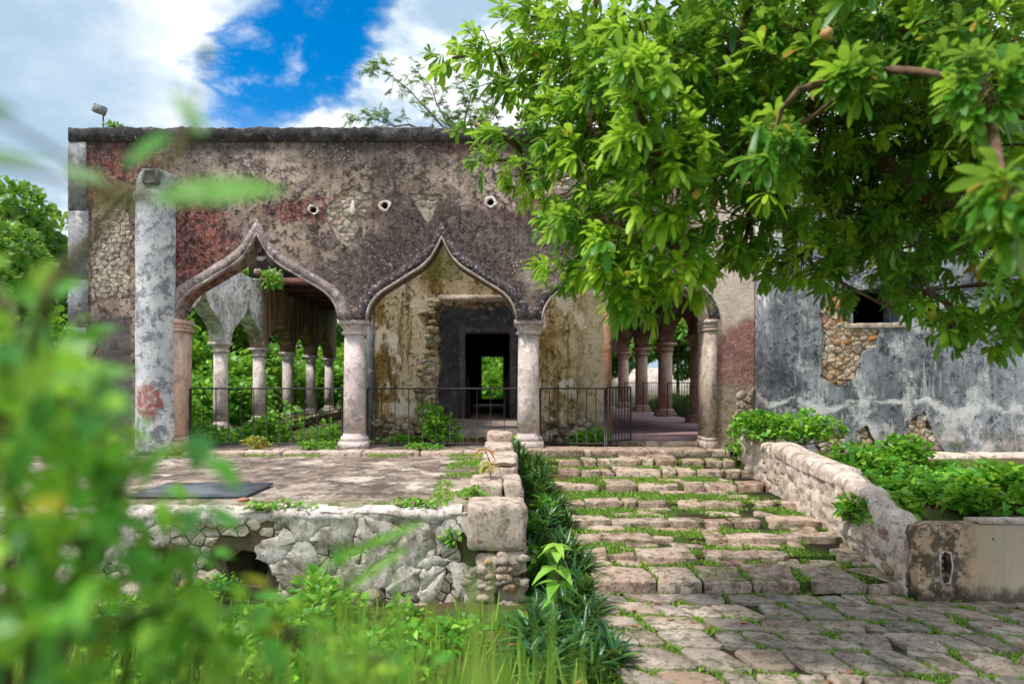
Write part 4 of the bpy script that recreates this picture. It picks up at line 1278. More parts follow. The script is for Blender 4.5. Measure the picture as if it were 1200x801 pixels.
# ------------------------------------------------------------------ STAIR WALL and PLANTER (right)
sw = thing('stair_wall', 'sloping low masonry wall along the stairs with worn render and rounded coping', 'wall', loc=(4.25, 9.3, -.9))
r9 = np.random.default_rng(41)
ctrl = [(6.84, -.30), (7.2, -.25), (7.6, -.14), (7.85, -.06), (8.4, .08), (8.9, .11), (9.6, .16), (10.2, .24), (10.4, .20), (11.0, .31), (11.69, .42)]


def wtop(y):
    return float(np.interp(y, [c_[0] for c_ in ctrl], [c_[1] for c_ in ctrl]))


ny_, yvals = 200, np.linspace(7.0, 11.69, 200)
rows = []
for y in yvals:
    t = wtop(y) + .02 * mn.noise((y * 3, 0, 9)); bt = -1.0
    xl = 4.02 + .0 * y
    lvl = np.linspace(bt, t - .10, 30)

    def rg(z):
        f = mn.fractal((1.3, y * 5., z * 8.), .55, 2.2, 5); cr_ = abs(mn.noise((9., y * 2.6, z * 5.5))); pitv = max(0., mn.noise((4., y * 6., z * 9.)) - .25)
        return .028 * f + .03 * math.exp(-(cr_ / .04) ** 2) * (z < t - .16) + .05 * pitv
    sec = [(xl + rg(z) + (.02 if z < -.6 else 0), z) for z in lvl]
    tq = t + .03 * mn.fractal((y * 3, 0, 3), .6, 2., 4)
    jx = lambda q: .02 * mn.fractal((y * 4, q, 7), .6, 2., 4)
    sec += [(xl + .012 + rg(t - .05) * .5, tq - .05), (xl + .06 + jx(1), tq - .012), (xl + .14 + jx(2), tq + .005 + jx(5)), (xl + .19, tq + .01 + jx(8)), (xl + .24 + jx(3), tq + jx(6)), (xl + .30, tq - .03 + jx(4)), (xl + .34, t - .12), (xl + .34, bt)]
    rows.append([(x, y, z) for x, z in sec])
V = np.array(rows); a = Acc(); rings_grid(a, V.reshape(-1, 3), len(yvals), V.shape[1])
k = V.shape[1]; a.F.append(np.array([[q for q in range(k)]])); a.F.append(np.array([[(len(yvals) - 1) * k + q for q in range(k)][::-1]]))
build('wall_body', a, MPARW, sw, smooth=True)
# bare stones showing through on the stair side
for q in range(110):
    y = r9.uniform(7.0, 11.2); z = r9.uniform(max(-.9, -.95 + (y - 7.) * .19), wtop(y) - .10)
    if mn.noise((y * 1.2, z * 1.5, 3)) < -.1:
        continue
    a = Acc(); s_ = r9.uniform(.04, .10); rock(a, (4.055, y, z), (.035, s_ * 1.5, s_ * .6), r9); build('stone', a, MRUB, sw)
# coping: sections of rounded render with cracks between
yy = 8.45
while yy < 10.3:
    L_ = r9.uniform(.22, .42); y1_ = min(yy + L_, 10.35); n_ = 5
    rows = []
    for y in np.linspace(yy + .006, y1_ - .006, n_):
        t = wtop(y) + .015
        rows.append([(4.185 - .185 * math.copysign(abs(math.cos(th)) ** .55, math.cos(th)) * (1 + .03 * mn.noise((y * 4, th, 2))), y, t - .10 + .13 * math.copysign(abs(math.sin(th)) ** .6, math.sin(th)) + .01 * mn.noise((y * 5, th * 2, 0))) for th in np.linspace(-.25, math.pi * .9, 10)])
    V = np.array(rows); a = Acc(); rings_grid(a, V.reshape(-1, 3), n_, 10); kk = 10
    a.F.append(np.array([list(range(kk))])); a.F.append(np.array([[(n_ - 1) * kk + q for q in range(kk)][::-1]]))
    build('coping', a, MPARW, sw, smooth=True); yy = y1_

pl = thing('planter_box', 'rust stained cream rendered planter front beside the lowest step', 'planter', loc=(6, 6.9, -.95))
x0, _ = XZ(1104, 0, 6.85)
slot = [XZ(x, y, 6.85) for x, y in ((1101, 650), (1106, 645), (1112, 648), (1114, 662), (1111, 680), (1105, 683), (1101, 672))]
pt_ = [(x, -.215 + .008 * mn.noise((x * 3, 0, 1))) for x in np.linspace(9.5, 4.22, 20)]
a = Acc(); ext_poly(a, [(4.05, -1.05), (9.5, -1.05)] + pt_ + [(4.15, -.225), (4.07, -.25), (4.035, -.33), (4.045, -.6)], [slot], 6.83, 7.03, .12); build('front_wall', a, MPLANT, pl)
pts = slot; cen = np.mean(pts, 0); out_ = [(cen[0] + (p[0] - cen[0]) * (1.3 + .15 * math.sin(q * 2.)), cen[1] + (p[1] - cen[1]) * (1.1 + .05 * math.cos(q * 3.))) for q, p in enumerate(pts)]
a = Acc(); band(a, pts + pts[:1], out_ + out_[:1], 6.826, 6.84); build('slot_rim', a, MPLAST, pl)
for q in range(4):
    a = Acc(); rock(a, (cen[0] + r9.normal(0, .01), 6.91, cen[1] - .1 + q * .065), (.035, .03, .03), r9); build('stone', a, MRUB, pl)
blk(pl, 4.62, 9.5, 6.81, 7.06, -.215, -.175, MPARW, r9, 'coping', .012, .01)
nx_, ny2 = 50, 50
ux = np.linspace(4.3, 12., nx_); vy = np.linspace(7.0, 11.7, ny2)
V = np.array([[(x, y, -.42 + .09 * (y - 7.0) + .05 * mn.noise((x * 1.5, y * 1.5, 0)) + .02 * mn.noise((x * 6, y * 6, 0))) for y in vy] for x in ux]).reshape(-1, 3)
a = Acc(); rings_grid(a, V, nx_, ny2); build('soil', a, MGROUND, pl, smooth=True)
# pale ledge at the foot of the grey wall
for x_0, x_1 in ((5.9, 6.7), (6.75, 7.6), (7.65, 9.)):
    blk(gw, x_0, x_1, 11.1, 11.69, -.3, .0, MPARW, r9, 'ledge_stone', .03, .06)

# ------------------------------------------------------------------ IRON FENCES


def fence(label, x0, y0, x1, y1, zb, zt, nb, rbar=.009, cat='fence', name='iron_fence'):
    f = thing(name, label, cat, 'iron fences closing the arches' if cat == 'fence' else None, loc=(x0, y0, zb))
    p0, p1 = np.array((x0, y0, 0)), np.array((x1, y1, 0))
    for z in (zb + .06, zt):
        build('rail', Acc().tube([p0 + (0, 0, z), p1 + (0, 0, z)], .013, 4), MIRON, f)
    for q in range(nb):
        t = q / (nb - 1); p = p0 + (p1 - p0) * t
        rr = .018 if q in (0, nb - 1) else rbar
        build('post' if q in (0, nb - 1) else 'bar', Acc().tube([p + (0, 0, zb if q in (0, nb - 1) else zb + .06), p + (0, 0, zt)], rr, 6), MIRON, f)
    return f


fy = 12.66
fence('thin dark iron railing across the left arch, leafy growth behind it', A1[0] - A1[1] + .12, fy, XZ(401, 0, fy)[0], fy, -.01, 1.01, 13)
fence('thin dark iron railing across the middle arch before the broken doorway', XZ(431, 0, fy)[0], fy, XZ(607, 0, fy)[0], fy, -.01, 1.01, 12)
fence('thin dark iron railing between column and open gate', XZ(633, 0, fy)[0], fy, XZ(709, 0, fy)[0], fy, -.01, 1.01, 8)
fence('dark iron gate leaf standing open at the gallery entrance', XZ(711, 0, fy)[0], fy, XZ(739, 0, 13.25)[0], 13.25, .02, 1.03, 9, .011, 'gate', 'iron_gate')
for q in range(1, len(ysr) - 1):
    lb = ['dark iron railing between the first two rose columns in view', 'dark iron railing in the middle bay of the rose colonnade', 'dark iron railing in the farthest bay of the rose colonnade'][q - 1]
    fence(lb, XGR, ysr[q] + .3, XGR, ysr[q + 1] - .3, .13, 1.1, 12)

# floodlight on the roof corner
fl = thing('floodlight', 'small grey floodlight on a short post on the parapet corner', 'floodlight', loc=(XZ(121, 0, 12.5)[0], 12.5, ZTOP))
x, z = XZ(121, 148, 12.5)
build('post', Acc().tube([(x, 12.5, z - .05), (x, 12.5, z + .22)], .012, 6), MIRON, fl)
a = Acc().box(-.10, .10, -.05, .05, -.07, .07)
ang = R(20); V = a.V[0]; a.V[0] = np.stack([V[:, 0] * math.cos(ang) + V[:, 2] * math.sin(ang), V[:, 1], -V[:, 0] * math.sin(ang) + V[:, 2] * math.cos(ang)], -1) + (x - .05, 12.48, z + .28)
build('lamp_head', a, MQUOIN, fl)


# ------------------------------------------------------------------ VEGETATION
def bush_meshes(r, R3, n, L, W_, shape, tint=(0, .4), lobes=6, droop=.3, stems=8, up=.35):
    """foliage in a lobed volume above the origin: (foliage Acc, stem Acc)"""
    R3 = np.array(R3, float)
    lc = unit(r.normal(size=(lobes, 3))) * r.uniform(.25, .62, (lobes, 1)); lc[:, 2] = np.abs(lc[:, 2]) * .9
    lr = r.uniform(.34, .55, lobes)
    k = r.integers(0, lobes, n)
    q = sph(n, r); rad = lr[k] * r.uniform(.55, 1., n) ** .5
    P = lc[k] + q * rad[:, None]
    P = P[P[:, 2] > -.15]; q = q[:len(P)]
    P = P * R3; P[:, 2] += R3[2] * .35
    P[:, 2] = np.maximum(P[:, 2], .03)
    d = unit(unit(P - np.array([0, 0, R3[2] * .4])) * .8 + r.normal(0, .55, P.shape) + (0, 0, up))
    N = len(P); T = r.normal(tint[0], tint[1], N)
    a = Acc(); leaves(a, P, d, L * r.uniform(.6, 1.2, N), W_ * r.uniform(.7, 1.2, N), r.uniform(.1, droop * 2, N), shape, tint=T, roll=.5, r=r)
    b = Acc()
    for s_ in range(stems):
        e = P[r.integers(0, N)]; m_ = e * (.5, .5, .55) + r.normal(0, .04, 3)
        b.tube([(e[0] * .08, e[1] * .08, 0), m_, e], [.02 * R3[2] + .004, .012 * R3[2] + .003, .004], 5)
    return a, b


def bush(name, label, cat, loc, R3, n, L, W_, mat, shape='ovate', seed=0, group=None, **kw):
    r = np.random.default_rng(seed + 100)
    t = thing(name, label, cat, group, loc)
    a, b = bush_meshes(r, R3, n, L, W_, shape, **kw)
    build('foliage', a, mat, t, smooth=True); build('stem', b, MTWIG, t)
    return t


# background trees -------------------------------------------------
def tree_meshes(seed, H, RX, n, L, lobes=16, base=.3, mat=None):
    r = np.random.default_rng(seed)
    lc = sph(lobes, r) * r.uniform(.3, .8, (lobes, 1)); lr = r.uniform(.22, .42, lobes)
    k = r.integers(0, lobes, n); q = sph(n, r)
    P = lc[k] + q * (lr[k] * r.uniform(.5, 1.05, n) ** .6)[:, None]
    P = P * (RX, RX, H * (1 - base) * .5) + (0, 0, H * (base + (1 - base) * .5))
    d = unit(q + r.normal(0, .6, (n, 3)) + (0, 0, -.1))
    T = r.normal(0, .35, n) + r.normal(0, .5, lobes)[k]
    a = Acc(); leaves(a, P, d, L * r.uniform(.6, 1.3, n), L * .34 * r.uniform(.7, 1.2, n), r.uniform(0, .5, n), 'card', tint=T, roll=.6, r=r)
    b = Acc(); cz = H * (base + .2)
    b.tube([(0, 0, -.1), (.06, .03, H * .2), (-.05, .08, cz)], [.035 * H * .6, .028 * H * .6, .02 * H * .6], 8)
    for c_ in lc:
        e = c_ * (RX, RX, H * (1 - base) * .5) + (0, 0, H * (base + (1 - base) * .5)); m_ = e * .5 + np.array((0, 0, cz)) * .5 + r.normal(0, .1, 3)
        b.tube([(-.05, .08, cz - .3), m_, e], [.012 * H * .6, .008 * H * .6, .02], 5)
    return a, b


tvar = []
for s_ in range(4):
    a, b = tree_meshes(50 + s_, 8.5, 3.4, 9000, .34)
    t = thing('background_tree', 'x', 'tree', loc=(0, 0, 0))
    build('crown', a, ML_BG, t, smooth=True); build('trunk', b, MBARK, t); tvar.append(t)
spots = [(-17.5, 26, 1.12), (-22, 31, 1.25), (-13.4, 30, .8), (-11.2, 23, .62), (-14., 20, .78), (-10.4, 27.5, .7), (-12, 36, .9), (-8.5, 40, .85), (-20, 42, 1.25), (-28, 38, 1.2),
         (.3, 40, .8), (4.2, 44, .8), (8.3, 23, .55), (10., 28, .62), (8.6, 33, .6), (13., 36, .7), (6.4, 39, .6), (-3, 48, .9)]
for q, (x, y, s_) in enumerate(spots):
    t = tvar[q] if q < 4 else copy_tree(tvar[q % 4])
    t.location = (x, y, float(gz(x, y)) - .05); t.scale = (s_, s_, s_); t.rotation_euler = (0, 0, q * 1.7)
    if x < -15.5:
        t['label'] = 'tall dense tree beyond the left corner of the arcade'; t['group'] = 'trees left of the ruin'
    elif x < -6.7:
        t['label'] = 'leafy green tree growing beyond the left colonnade'; t['group'] = 'trees left of the ruin'
    elif x > 3.5:
        t['label'] = 'shaded green tree growing beyond the rose colonnade'; t['group'] = 'trees right of the ruin'
    else:
        t['label'] = 'green tree seen through the far end of the dark rooms'; t['group'] = 'trees behind the ruin'
# bushes beyond the left colonnade
bvar = []
for s_ in range(3):
    bvar.append(bush('leafy_bush', 'bright green bush growing behind the left colonnade', 'bush', (0, 0, 0), (1.5, 1.5, 1.5), 2600, .20, .06, ML_VINE, 'card', 200 + s_, 'bushes behind the left colonnade', tint=(.2, .5), lobes=9))
for q, (x, y, s_) in enumerate([(-7.9, 17.2, .8), (-8.3, 19.6, 1.0), (-8.2, 22.2, 1.1), (-8.4, 25, 1.), (-9.6, 18.6, 1.2), (-10, 21, 1.3), (-8.6, 28, 1.1), (-9, 15.5, 1.), (-11, 17, 1.4), (-9.4, 31, 1.3), (-10.6, 37, 2.6), (-8., 33, 1.6), (-6, 35, 1.9), (-5.4, 32.4, 1.3), (-9.5, 24, 1.7), (-10, 29, 1.9), (-4, 34, 1.7), (-3, 38, 2.2), (-11.5, 20, 1.9), (-12, 25, 2.2), (.4, 35, 1.3), (1.6, 37, 1.9), (-1., 38, 2.)]):
    t = bvar[q] if q < 3 else copy_tree(bvar[q % 3])
    t.location = (x, y, float(gz(x, y)) - .05); t.scale = (s_,) * 3; t.rotation_euler = (0, 0, q * 2.1)
    if x > -4.5:
        t['label'] = 'bright green bush growing behind the far end of the rooms'; t['group'] = 'bushes behind the rooms'
    elif s_ > 1.55:
        t['label'] = 'tall green bush farther behind the left colonnade'
bv2 = bush('leafy_bush', 'dark clipped bush growing behind the rose colonnade', 'bush', (6.7, 20, -.4), (1.2, 1.6, 1.1), 2200, .16, .05, ML_BG, 'card', 240, 'bushes behind the rose colonnade', tint=(-.4, .4))
for x, y in ((6.9, 23.4), (6.8, 26.6), (7.6, 18.)):
    t = copy_tree(bv2); t.location = (x, y, -.45); t.rotation_euler = (0, 0, x * y)
# pale garden wall far behind
o = build('garden_wall', Acc().box(3., 26., 46, 46.3, -.6, 2.0), MPLAST); tag(o, 'pale garden wall far behind the rose colonnade', 'wall')

# thin feathery tree above the parapet
ft = thing('feathery_tree', 'thin airy tree with feathery leaves rising behind the parapet', 'tree', loc=(-3.6, 34, -.45))
r = np.random.default_rng(61); b = Acc(); a = Acc(); YT = 34.
root = np.array((XZ(560, 0, YT)[0], YT, -.4)); P_, D_ = [], []
stems = [[(535, 190), (522, 152), (500, 128), (478, 104), (452, 84), (436, 78)], [(535, 190), (528, 150), (512, 122), (505, 100), (488, 84)], [(540, 190), (545, 140), (552, 112), (540, 88)], [(520, 165), (480, 146), (462, 148), (440, 140), (424, 138)], [(545, 185), (560, 150), (575, 130), (580, 105)]]
b.tube([root, root * .4 + PT(540, 190, YT) * .6 + (.2, 0, 0), PT(537, 188, YT)], [.16, .13, .09], 7)
for stem_ in stems:
    dY = r.normal(0, .5); pts_ = np.array([PT(x_, y_, YT + dY * q / 4) for q, (x_, y_) in enumerate(stem_)]); K_ = len(pts_)
    b.tube(pts_, np.linspace(.06, .012, K_), 5)
    for q in range(24):
        t = r.uniform(.22, 1.) * (K_ - 1); i_ = min(int(t), K_ - 2); p0 = pts_[i_] + (pts_[i_ + 1] - pts_[i_]) * (t - i_)
        bd = unit(unit(pts_[i_ + 1] - pts_[i_]) * .5 + r.normal(0, .7, 3) + (0, 0, .2)); bl = r.uniform(.4, 1.1)
        b.tube([p0, p0 + bd * bl * .5 + (0, 0, .03), p0 + bd * bl], [.012, .008, .005], 4, False)
        for w_ in range(5):
            p = p0 + bd * bl * r.uniform(.35, 1.); dd = unit(bd * .5 + r.normal(0, .8, 3) * (1, 1, .5)); L_ = r.uniform(.18, .42)
            for s_ in np.linspace(.1, 1, 7):
                for sg in (-1, 1):
                    P_.append(p + dd * L_ * s_ - np.array((0, 0, .08 * s_ * s_))); D_.append(np.cross(dd, (0, 0, 1)) * sg + dd * .4)
P_ = np.array(P_); leaves(a, P_, np.array(D_), r.uniform(.10, .17, len(P_)), .028, .2, 'card', tint=r.normal(0, .4, len(P_)), r=r)
o1 = build('crown', a, ML_FINE, ft); o2 = build('trunk', b, MBARK, ft)
for o in (o1, o2):
    o.location = -np.array(ft.location)

# ---------------------------------------------------------------- big broad-leaved tree overhead
bt = thing('broadleaf_tree', 'large broad-leaved tree hanging glossy leaf rosettes over the stairs', 'tree')
r = np.random.default_rng(2024)
TB = np.array((6.3, 7.7, -.35)); TF = np.array((5.6, 7.2, 2.6))
br = Acc(); br.tube([TB, TB * .6 + TF * .4 + (.1, 0, 0), TF], [.30, .25, .22], 12)
build('trunk', br, MBARK, bt, smooth=True)
# clumps: px, py, rx, ry, nearest and farthest distance
CL = [(530, 68, 34, 12, 6.0, 6.5), (578, 58, 44, 30, 5.9, 6.6), (640, 25, 60, 40, 5.6, 6.6), (590, 100, 34, 16, 6., 6.5), (556, 143, 26, 14, 6.0, 6.4), (600, 165, 44, 26, 5.8, 6.5),
      (568, 190, 14, 16, 6., 6.3), (618, 205, 40, 22, 5.7, 6.3), (680, 80, 60, 60, 5.2, 6.4), (690, 150, 60, 60, 4.9, 6.2), (655, 315, 32, 18, 4.9, 5.4), (680, 255, 46, 34, 4.8, 5.6), (735, 335, 34, 36, 4.8, 5.6),
      (730, 270, 60, 50, 4.6, 5.6), (760, 60, 80, 65, 4.6, 6.0), (745, 110, 34, 55, 4.2, 4.8), (775, 190, 70, 65, 4.4, 5.6), (790, 290, 50, 46, 4.6, 5.6), (820, 325, 22, 18, 4.9, 5.3),
      (860, 60, 80, 65, 4.6, 6.2), (870, 170, 75, 75, 4.6, 6.2), (880, 260, 70, 45, 5., 6.4), (940, 300, 60, 36, 5.2, 6.6), (905, 165, 34, 34, 3.9, 4.4), (960, 40, 80, 60, 4.4, 6.2), (970, 130, 80, 80, 5.2, 7.0),
      (985, 235, 80, 60, 5.6, 7.2), (1060, 40, 80, 60, 4.2, 6.), (1075, 150, 80, 80, 5.4, 7.2), (1060, 290, 55, 50, 5.2, 6.8), (1085, 340, 40, 36, 5., 6.), (1112, 385, 26, 28, 4.9, 5.6),
      (1150, 60, 70, 70, 3.9, 5.6), (1160, 170, 60, 70, 4.6, 6.6), (1150, 270, 50, 50, 5., 6.4), (1175, 330, 34, 40, 4.7, 5.8), (1195, 370, 22, 20, 4.7, 5.4), (1185, 245, 30, 42, 2.5, 2.9), (1120, 220, 60, 60, 6., 7.4),
      (1010, 90, 36, 30, 3.9, 4.4), (1150, 100, 40, 40, 3.3, 3.8), (985, 330, 40, 26, 5.4, 6.4), (700, 200, 70, 80, 5.6, 6.6), (640, 100, 50, 40, 5.8, 6.6), (760, 350, 40, 24, 4.8, 5.4), (840, 100, 120, 90, 6., 7.), (980, 170, 120, 110, 6.4, 7.4), (1120, 120, 110, 100, 6.2, 7.4), (900, 30, 120, 50, 5.6, 7.), (1090, 20, 110, 50, 5., 7.), (1040, 250, 90, 60, 6.2, 7.2), (1160, 380, 40, 26, 5., 6.), (1180, 160, 50, 60, 5.4, 7.),
      # the crown goes on above and to the right of the picture
      (700, -60, 110, 60, 5., 6.6), (860, -70, 110, 70, 4.4, 6.4), (1020, -80, 120, 80, 4., 6.6), (1180, -80, 120, 90, 4., 6.6), (1280, 60, 80, 100, 4.4, 7.), (1290, 220, 80, 90, 4.6, 7.4), (1270, 340, 60, 60, 4.8, 7.), (950, -200, 160, 80, 4.6, 7.), (1180, -230, 160, 90, 4.6, 7.4)]
HUB = [np.array(q) for q in ((4.7, 7.1, 3.5), (3.3, 6.9, 3.6), (1.6, 6.5, 3.7), (4.9, 7.1, 2.6), (3.7, 6.9, 2.7), (4.6, 5.8, 4.4))]
lm = Acc()


def limb(acc, p, q, r0, r1, sag=.12, n=6):
    t = np.linspace(0, 1, n)[:, None]; m_ = p + (q - p) * t; wv = np.sin(t * math.pi) * r.normal(0, sag, 3) + r.normal(0, .015, (n, 3)); wv[0] = wv[-1] = 0
    acc.tube(m_ + wv, np.linspace(r0, r1, n), 8)


for h in (0, 3, 5):
    a = Acc(); limb(a, TF, HUB[h], .15, .09); build('limb', a, MBARK, bt, smooth=True)
for p_, q_, r0, r1 in ((0, 1, .085, .055), (1, 2, .055, .03), (3, 4, .075, .045)):
    a = Acc(); limb(a, HUB[p_], HUB[q_], r0, r1); build('limb', a, MBARK, bt, smooth=True)
# the pale limb in full view
a = Acc(); a.tube([PT(1205, 128, 5.0), PT(1165, 118, 4.9), PT(1130, 100, 4.85), (PT(1095, 86, 4.8)), PT(1050, 78, 4.8), PT(985, 84, 4.9), PT(935, 80, 5.)], [.075, .065, .055, .045, .036, .025, .016], 9); build('limb', a, MBARK, bt, smooth=True)
a = Acc(); a.tube([PT(1230, 300, 6.4), PT(1160, 262, 6.2), PT(1100, 238, 6.), PT(1060, 215, 6.), PT(1010, 168, 6.)], [.10, .085, .075, .06, .04], 9); build('limb', a, MBARK, bt, smooth=True)
tw = Acc(); big_leaf = []
Pl, Dl, Ll, Wl, Tl, Rid = [], [], [], [], [], []
nros = 0
CL.sort(key=lambda q: np.linalg.norm(PT(q[0], q[1], (q[4] + q[5]) / 2) - TF)); NODES = list(HUB)
for ci, (px, py, rx, ry, y0, y1) in enumerate(CL):
    cm = PT(px, py, (y0 + y1) / 2)
    hub = min(NODES, key=lambda h: np.linalg.norm(h - cm)); NODES.append(cm)
    if np.linalg.norm(hub - cm) > .2:
        limb(lm, hub, cm, .028, .010, .10, 5)
    area = rx * ry * 3.14
    n = int(max(6, area / (185. if px < 625 else 135.) * (.6 if (py < -20 or px > 1230) else 1.)))
    clt = r.normal(0, .22) + (.32 if 600 < px < 800 and py < 350 else 0)
    for q in range(n):
        for _ in range(20):
            uu, vv = r.uniform(-1, 1, 2)
            if uu * uu + vv * vv < 1:
                break
        Y = r.uniform(y0, y1)
        p = PT(px + uu * rx, py + vv * ry, Y)
        outw = unit(p - cm + r.normal(0, .1, 3)); ax = unit(outw * .75 + unit(p - np.array((5.2, 7., 2.8))) * .45 + np.array((0, 0, r.normal(.12, .35))) + r.normal(0, .25, 3))
        Lr = r.uniform(.085, .175); nl = r.integers(7, 13)
        yng = clt + r.normal(.0, .3) + (.8 if r.random() < .14 else 0)
        if q % 2 == 0:
            s0 = cm + (p - cm) * r.uniform(.1, .5); tw.tube([s0, (s0 + p) / 2 + r.normal(0, .03, 3), p], [.007, .005, .004], 4, False)
        # axes around the twig
        e1 = unit(np.cross(ax, (.3, .2, 1.))); e2 = np.cross(ax, e1); ph = r.uniform(0, 6.28)
        for k in range(nl):
            th = ph + k * 2.4; spread = .35 + .75 * (k / nl) + r.normal(0, .12)
            rd = e1 * math.cos(th) + e2 * math.sin(th)
            d = ax * math.cos(spread) + rd * math.sin(spread)
            Pl.append(p - ax * .035 * (k / nl)); Dl.append(d); Ll.append(Lr * r.uniform(.75, 1.15)); Wl.append(Lr * r.uniform(.125, .18)); Tl.append(yng + .35 * (1 - k / nl) * (yng > .4) + r.normal(0, .15)); Rid.append(nros)
        nros += 1
Pl, Dl, Ll, Wl, Tl, Rid = map(np.array, (Pl, Dl, Ll, Wl, Tl, Rid))
drp = r.uniform(.15, .6, len(Pl)); Tl = np.minimum(Tl, 1.4); Tl[r.random(len(Tl)) < .012] = 2.2; Ll = Ll * r.choice([.7, 1., 1., 1.15], len(Ll))
# the 300 leaves that show largest are parts of their own
ppx = VPX + Pl[:, 0] / Pl[:, 1] * F_PX; ppy = VPY - (Pl[:, 2] - CAMZ) / Pl[:, 1] * F_PX
vis = (ppx > 0) & (ppx < 1200) & (ppy > 0) & (ppy < 800)
score = np.where(vis, Ll / Pl[:, 1], 0); near = np.argsort(-score)[:300]; mask = np.ones(len(Pl), bool); mask[near] = False
for k in near:
    a = Acc(); leaves(a, Pl[k:k + 1], Dl[k:k + 1], Ll[k], Wl[k], drp[k], 'obovate', tint=Tl[k], roll=.3, r=r); build('leaf', a, ML_MAIN, bt, smooth=True)
a = Acc(); leaves(a, Pl[mask], Dl[mask], Ll[mask], Wl[mask], drp[mask], 'obovate', tint=Tl[mask], roll=.3, r=r)
build('crown', a, ML_MAIN, bt, smooth=True, kind='stuff')
build('twigs', tw, MTWIG, bt, kind='stuff'); build('branches', lm, MBARK, bt, smooth=True, kind='stuff')
# two round fruits
for px, py, Y in ((969, 40, 4.0),):
    a = Acc(); rock(a, PT(px, py, Y), (.03, .03, .034), r, 2); build('fruit', a, mat_simple('russet_fruit', C(196, 150, 96), C(170, 124, 80), 20.), bt, smooth=True)

# ---------------------------------------------------------------- strap-leaved plants between platform and stairs
svar = []
for s_ in range(5):
    r = np.random.default_rng(300 + s_); t = thing('strap_leaf_plant', 'dark green strap-leaved plant in the bed beside the stairs', 'plant', 'strap-leaved plants beside the stairs')
    N = 46; th = r.uniform(0, 6.28, N); el = r.uniform(.25, 1.35, N)
    d = np.stack([np.cos(th) * np.cos(el), np.sin(th) * np.cos(el), np.sin(el)], -1)
    P0 = np.stack([np.cos(th) * .03, np.sin(th) * .03, r.uniform(.02, .16, N)], -1)
    a = Acc(); leaves(a, P0, d, r.uniform(.18, .32, N), r.uniform(.014, .022, N), r.uniform(.15, .55, N), 'strap', tint=r.normal(0, .45, N), fold=.35, r=r)
    build('foliage', a, ML_STRAP, t, smooth=True)
    for q in range(3):
        th_ = r.uniform(0, 6.28); a = Acc(); leaves(a, [(0, 0, .05)], [(math.cos(th_), math.sin(th_), .35)], r.uniform(.18, .28), .014, r.uniform(.5, .9), 'strap', tint=0., fold=.3, r=r); build('dry_leaf', a, MLITTER, t, smooth=True)
    b = Acc().tube([(0, 0, -.05), (0, 0, .08), (0, 0, .17)], [.02, .018, .012], 6); build('stem', b, MTWIG, t); svar.append(t)
r = np.random.default_rng(17); k = 0


def bedz(x, y):
    return float(np.interp(y, [5, 7.1, 11.9], [-.96, -.93, -.08]))


a = Acc(); ux = np.linspace(.33, 1.22, 10); vy = np.linspace(6.7, 11.9, 40)
V = np.array([[(x, y, bedz(x, y) - .05 + .03 * mn.noise((x * 5, y * 3, 0))) for y in vy] for x in ux]).reshape(-1, 3); rings_grid(a, V, 10, 40)
build('planting_bed', a, MGROUND, smooth=True, kind='structure')
pts = []
while k < 78:
    y = r.uniform(5.0, 11.6); lo, hi = (.46, .98) if y > 7 else (.42 - (7 - y) * .1, .96)
    x = r.uniform(lo, hi)
    if y > 10 and x > .85:
        x = r.uniform(.45, .8)
    if any((x - q[0]) ** 2 + (y - q[1]) ** 2 < .13 ** 2 for q in pts):
        continue
    pts.append((x, y)); t = svar[k] if k < 5 else copy_tree(svar[k % 5]); s_ = r.uniform(.6, 1.1) * (1.05 if y < 8 else 1.)
    t['label'] = ('dark strap-leaved plant in the bed below the big corner block' if y < 6.9 else 'dark strap-leaved plant in the bed beside the big corner block' if y < 8.3 else
                  'dark strap-leaved plant halfway up the bed beside the stairs' if y < 10 else 'dark strap-leaved plant at the top of the bed near the middle column')
    t.location = (x, y, bedz(x, y) - .02); t.scale = (s_, s_, s_ * r.uniform(.9, 1.25)); t.rotation_euler = (r.normal(0, .12), r.normal(0, .12), r.uniform(0, 6.28)); k += 1
# a leafy weed mass climbing among them
for q, (px, py, Y, s_) in enumerate([(622, 610, 8.2, .8), (640, 585, 9., .8), (630, 650, 7.2, .9), (600, 735, 6.2, .9), (570, 745, 6.3, .8), (650, 735, 6.0, .8)]):
    x, z = XZ(px, py, Y); bush('leafy_weed', ['low leafy weed against the platform side, level with the big corner block', 'low leafy weed among the strap leaves halfway up the bed', 'leafy weed below the corner block stack', 'ovate-leaved weed at the foot of the corner blocks', 'ovate-leaved weed against the plastered wall foot', 'leafy weed among strap leaves at the low end of the bed'][q], 'weed', (x, Y, z - .22), (.28 * s_, .24 * s_, .26 * s_), 130, .10, .03, ML_VINE, 'ovate', 330 + q, tint=(0, .5))
# the fresh bright plant with large paired leaves
fp = thing('broad_leaf_seedling', 'fresh lime-green seedling with large paired leaves rising from the strap leaves', 'plant')
r = np.random.default_rng(5); base = np.array((*[XZ(652, 0, 6.0)[0]], 6.0, -.93)); tip = PT(652, 640, 6.0)
build('stem', Acc().tube([base, base * .5 + tip * .5 + (.02, 0, 0), tip], [.012, .009, .005], 6), MTWIG, fp)
for zz, nl, L_, tl in ((1.0, 5, .15, .9), (.93, 3, .20, .7), (.72, 4, .24, .5), (.55, 4, .22, .2), (.38, 3, .2, .0)):
    for q in range(nl):
        th = q * 6.28 / nl + zz * 5; p = base + (tip - base) * zz
        a = Acc(); leaves(a, [p], [(math.cos(th), math.sin(th), .45)], L_ * r.uniform(.85, 1.1), L_ * .24, r.uniform(.5, .95), 'ovate', tint=tl, fold=.25, r=r); build('leaf', a, ML_YOUNG, fp, smooth=True)
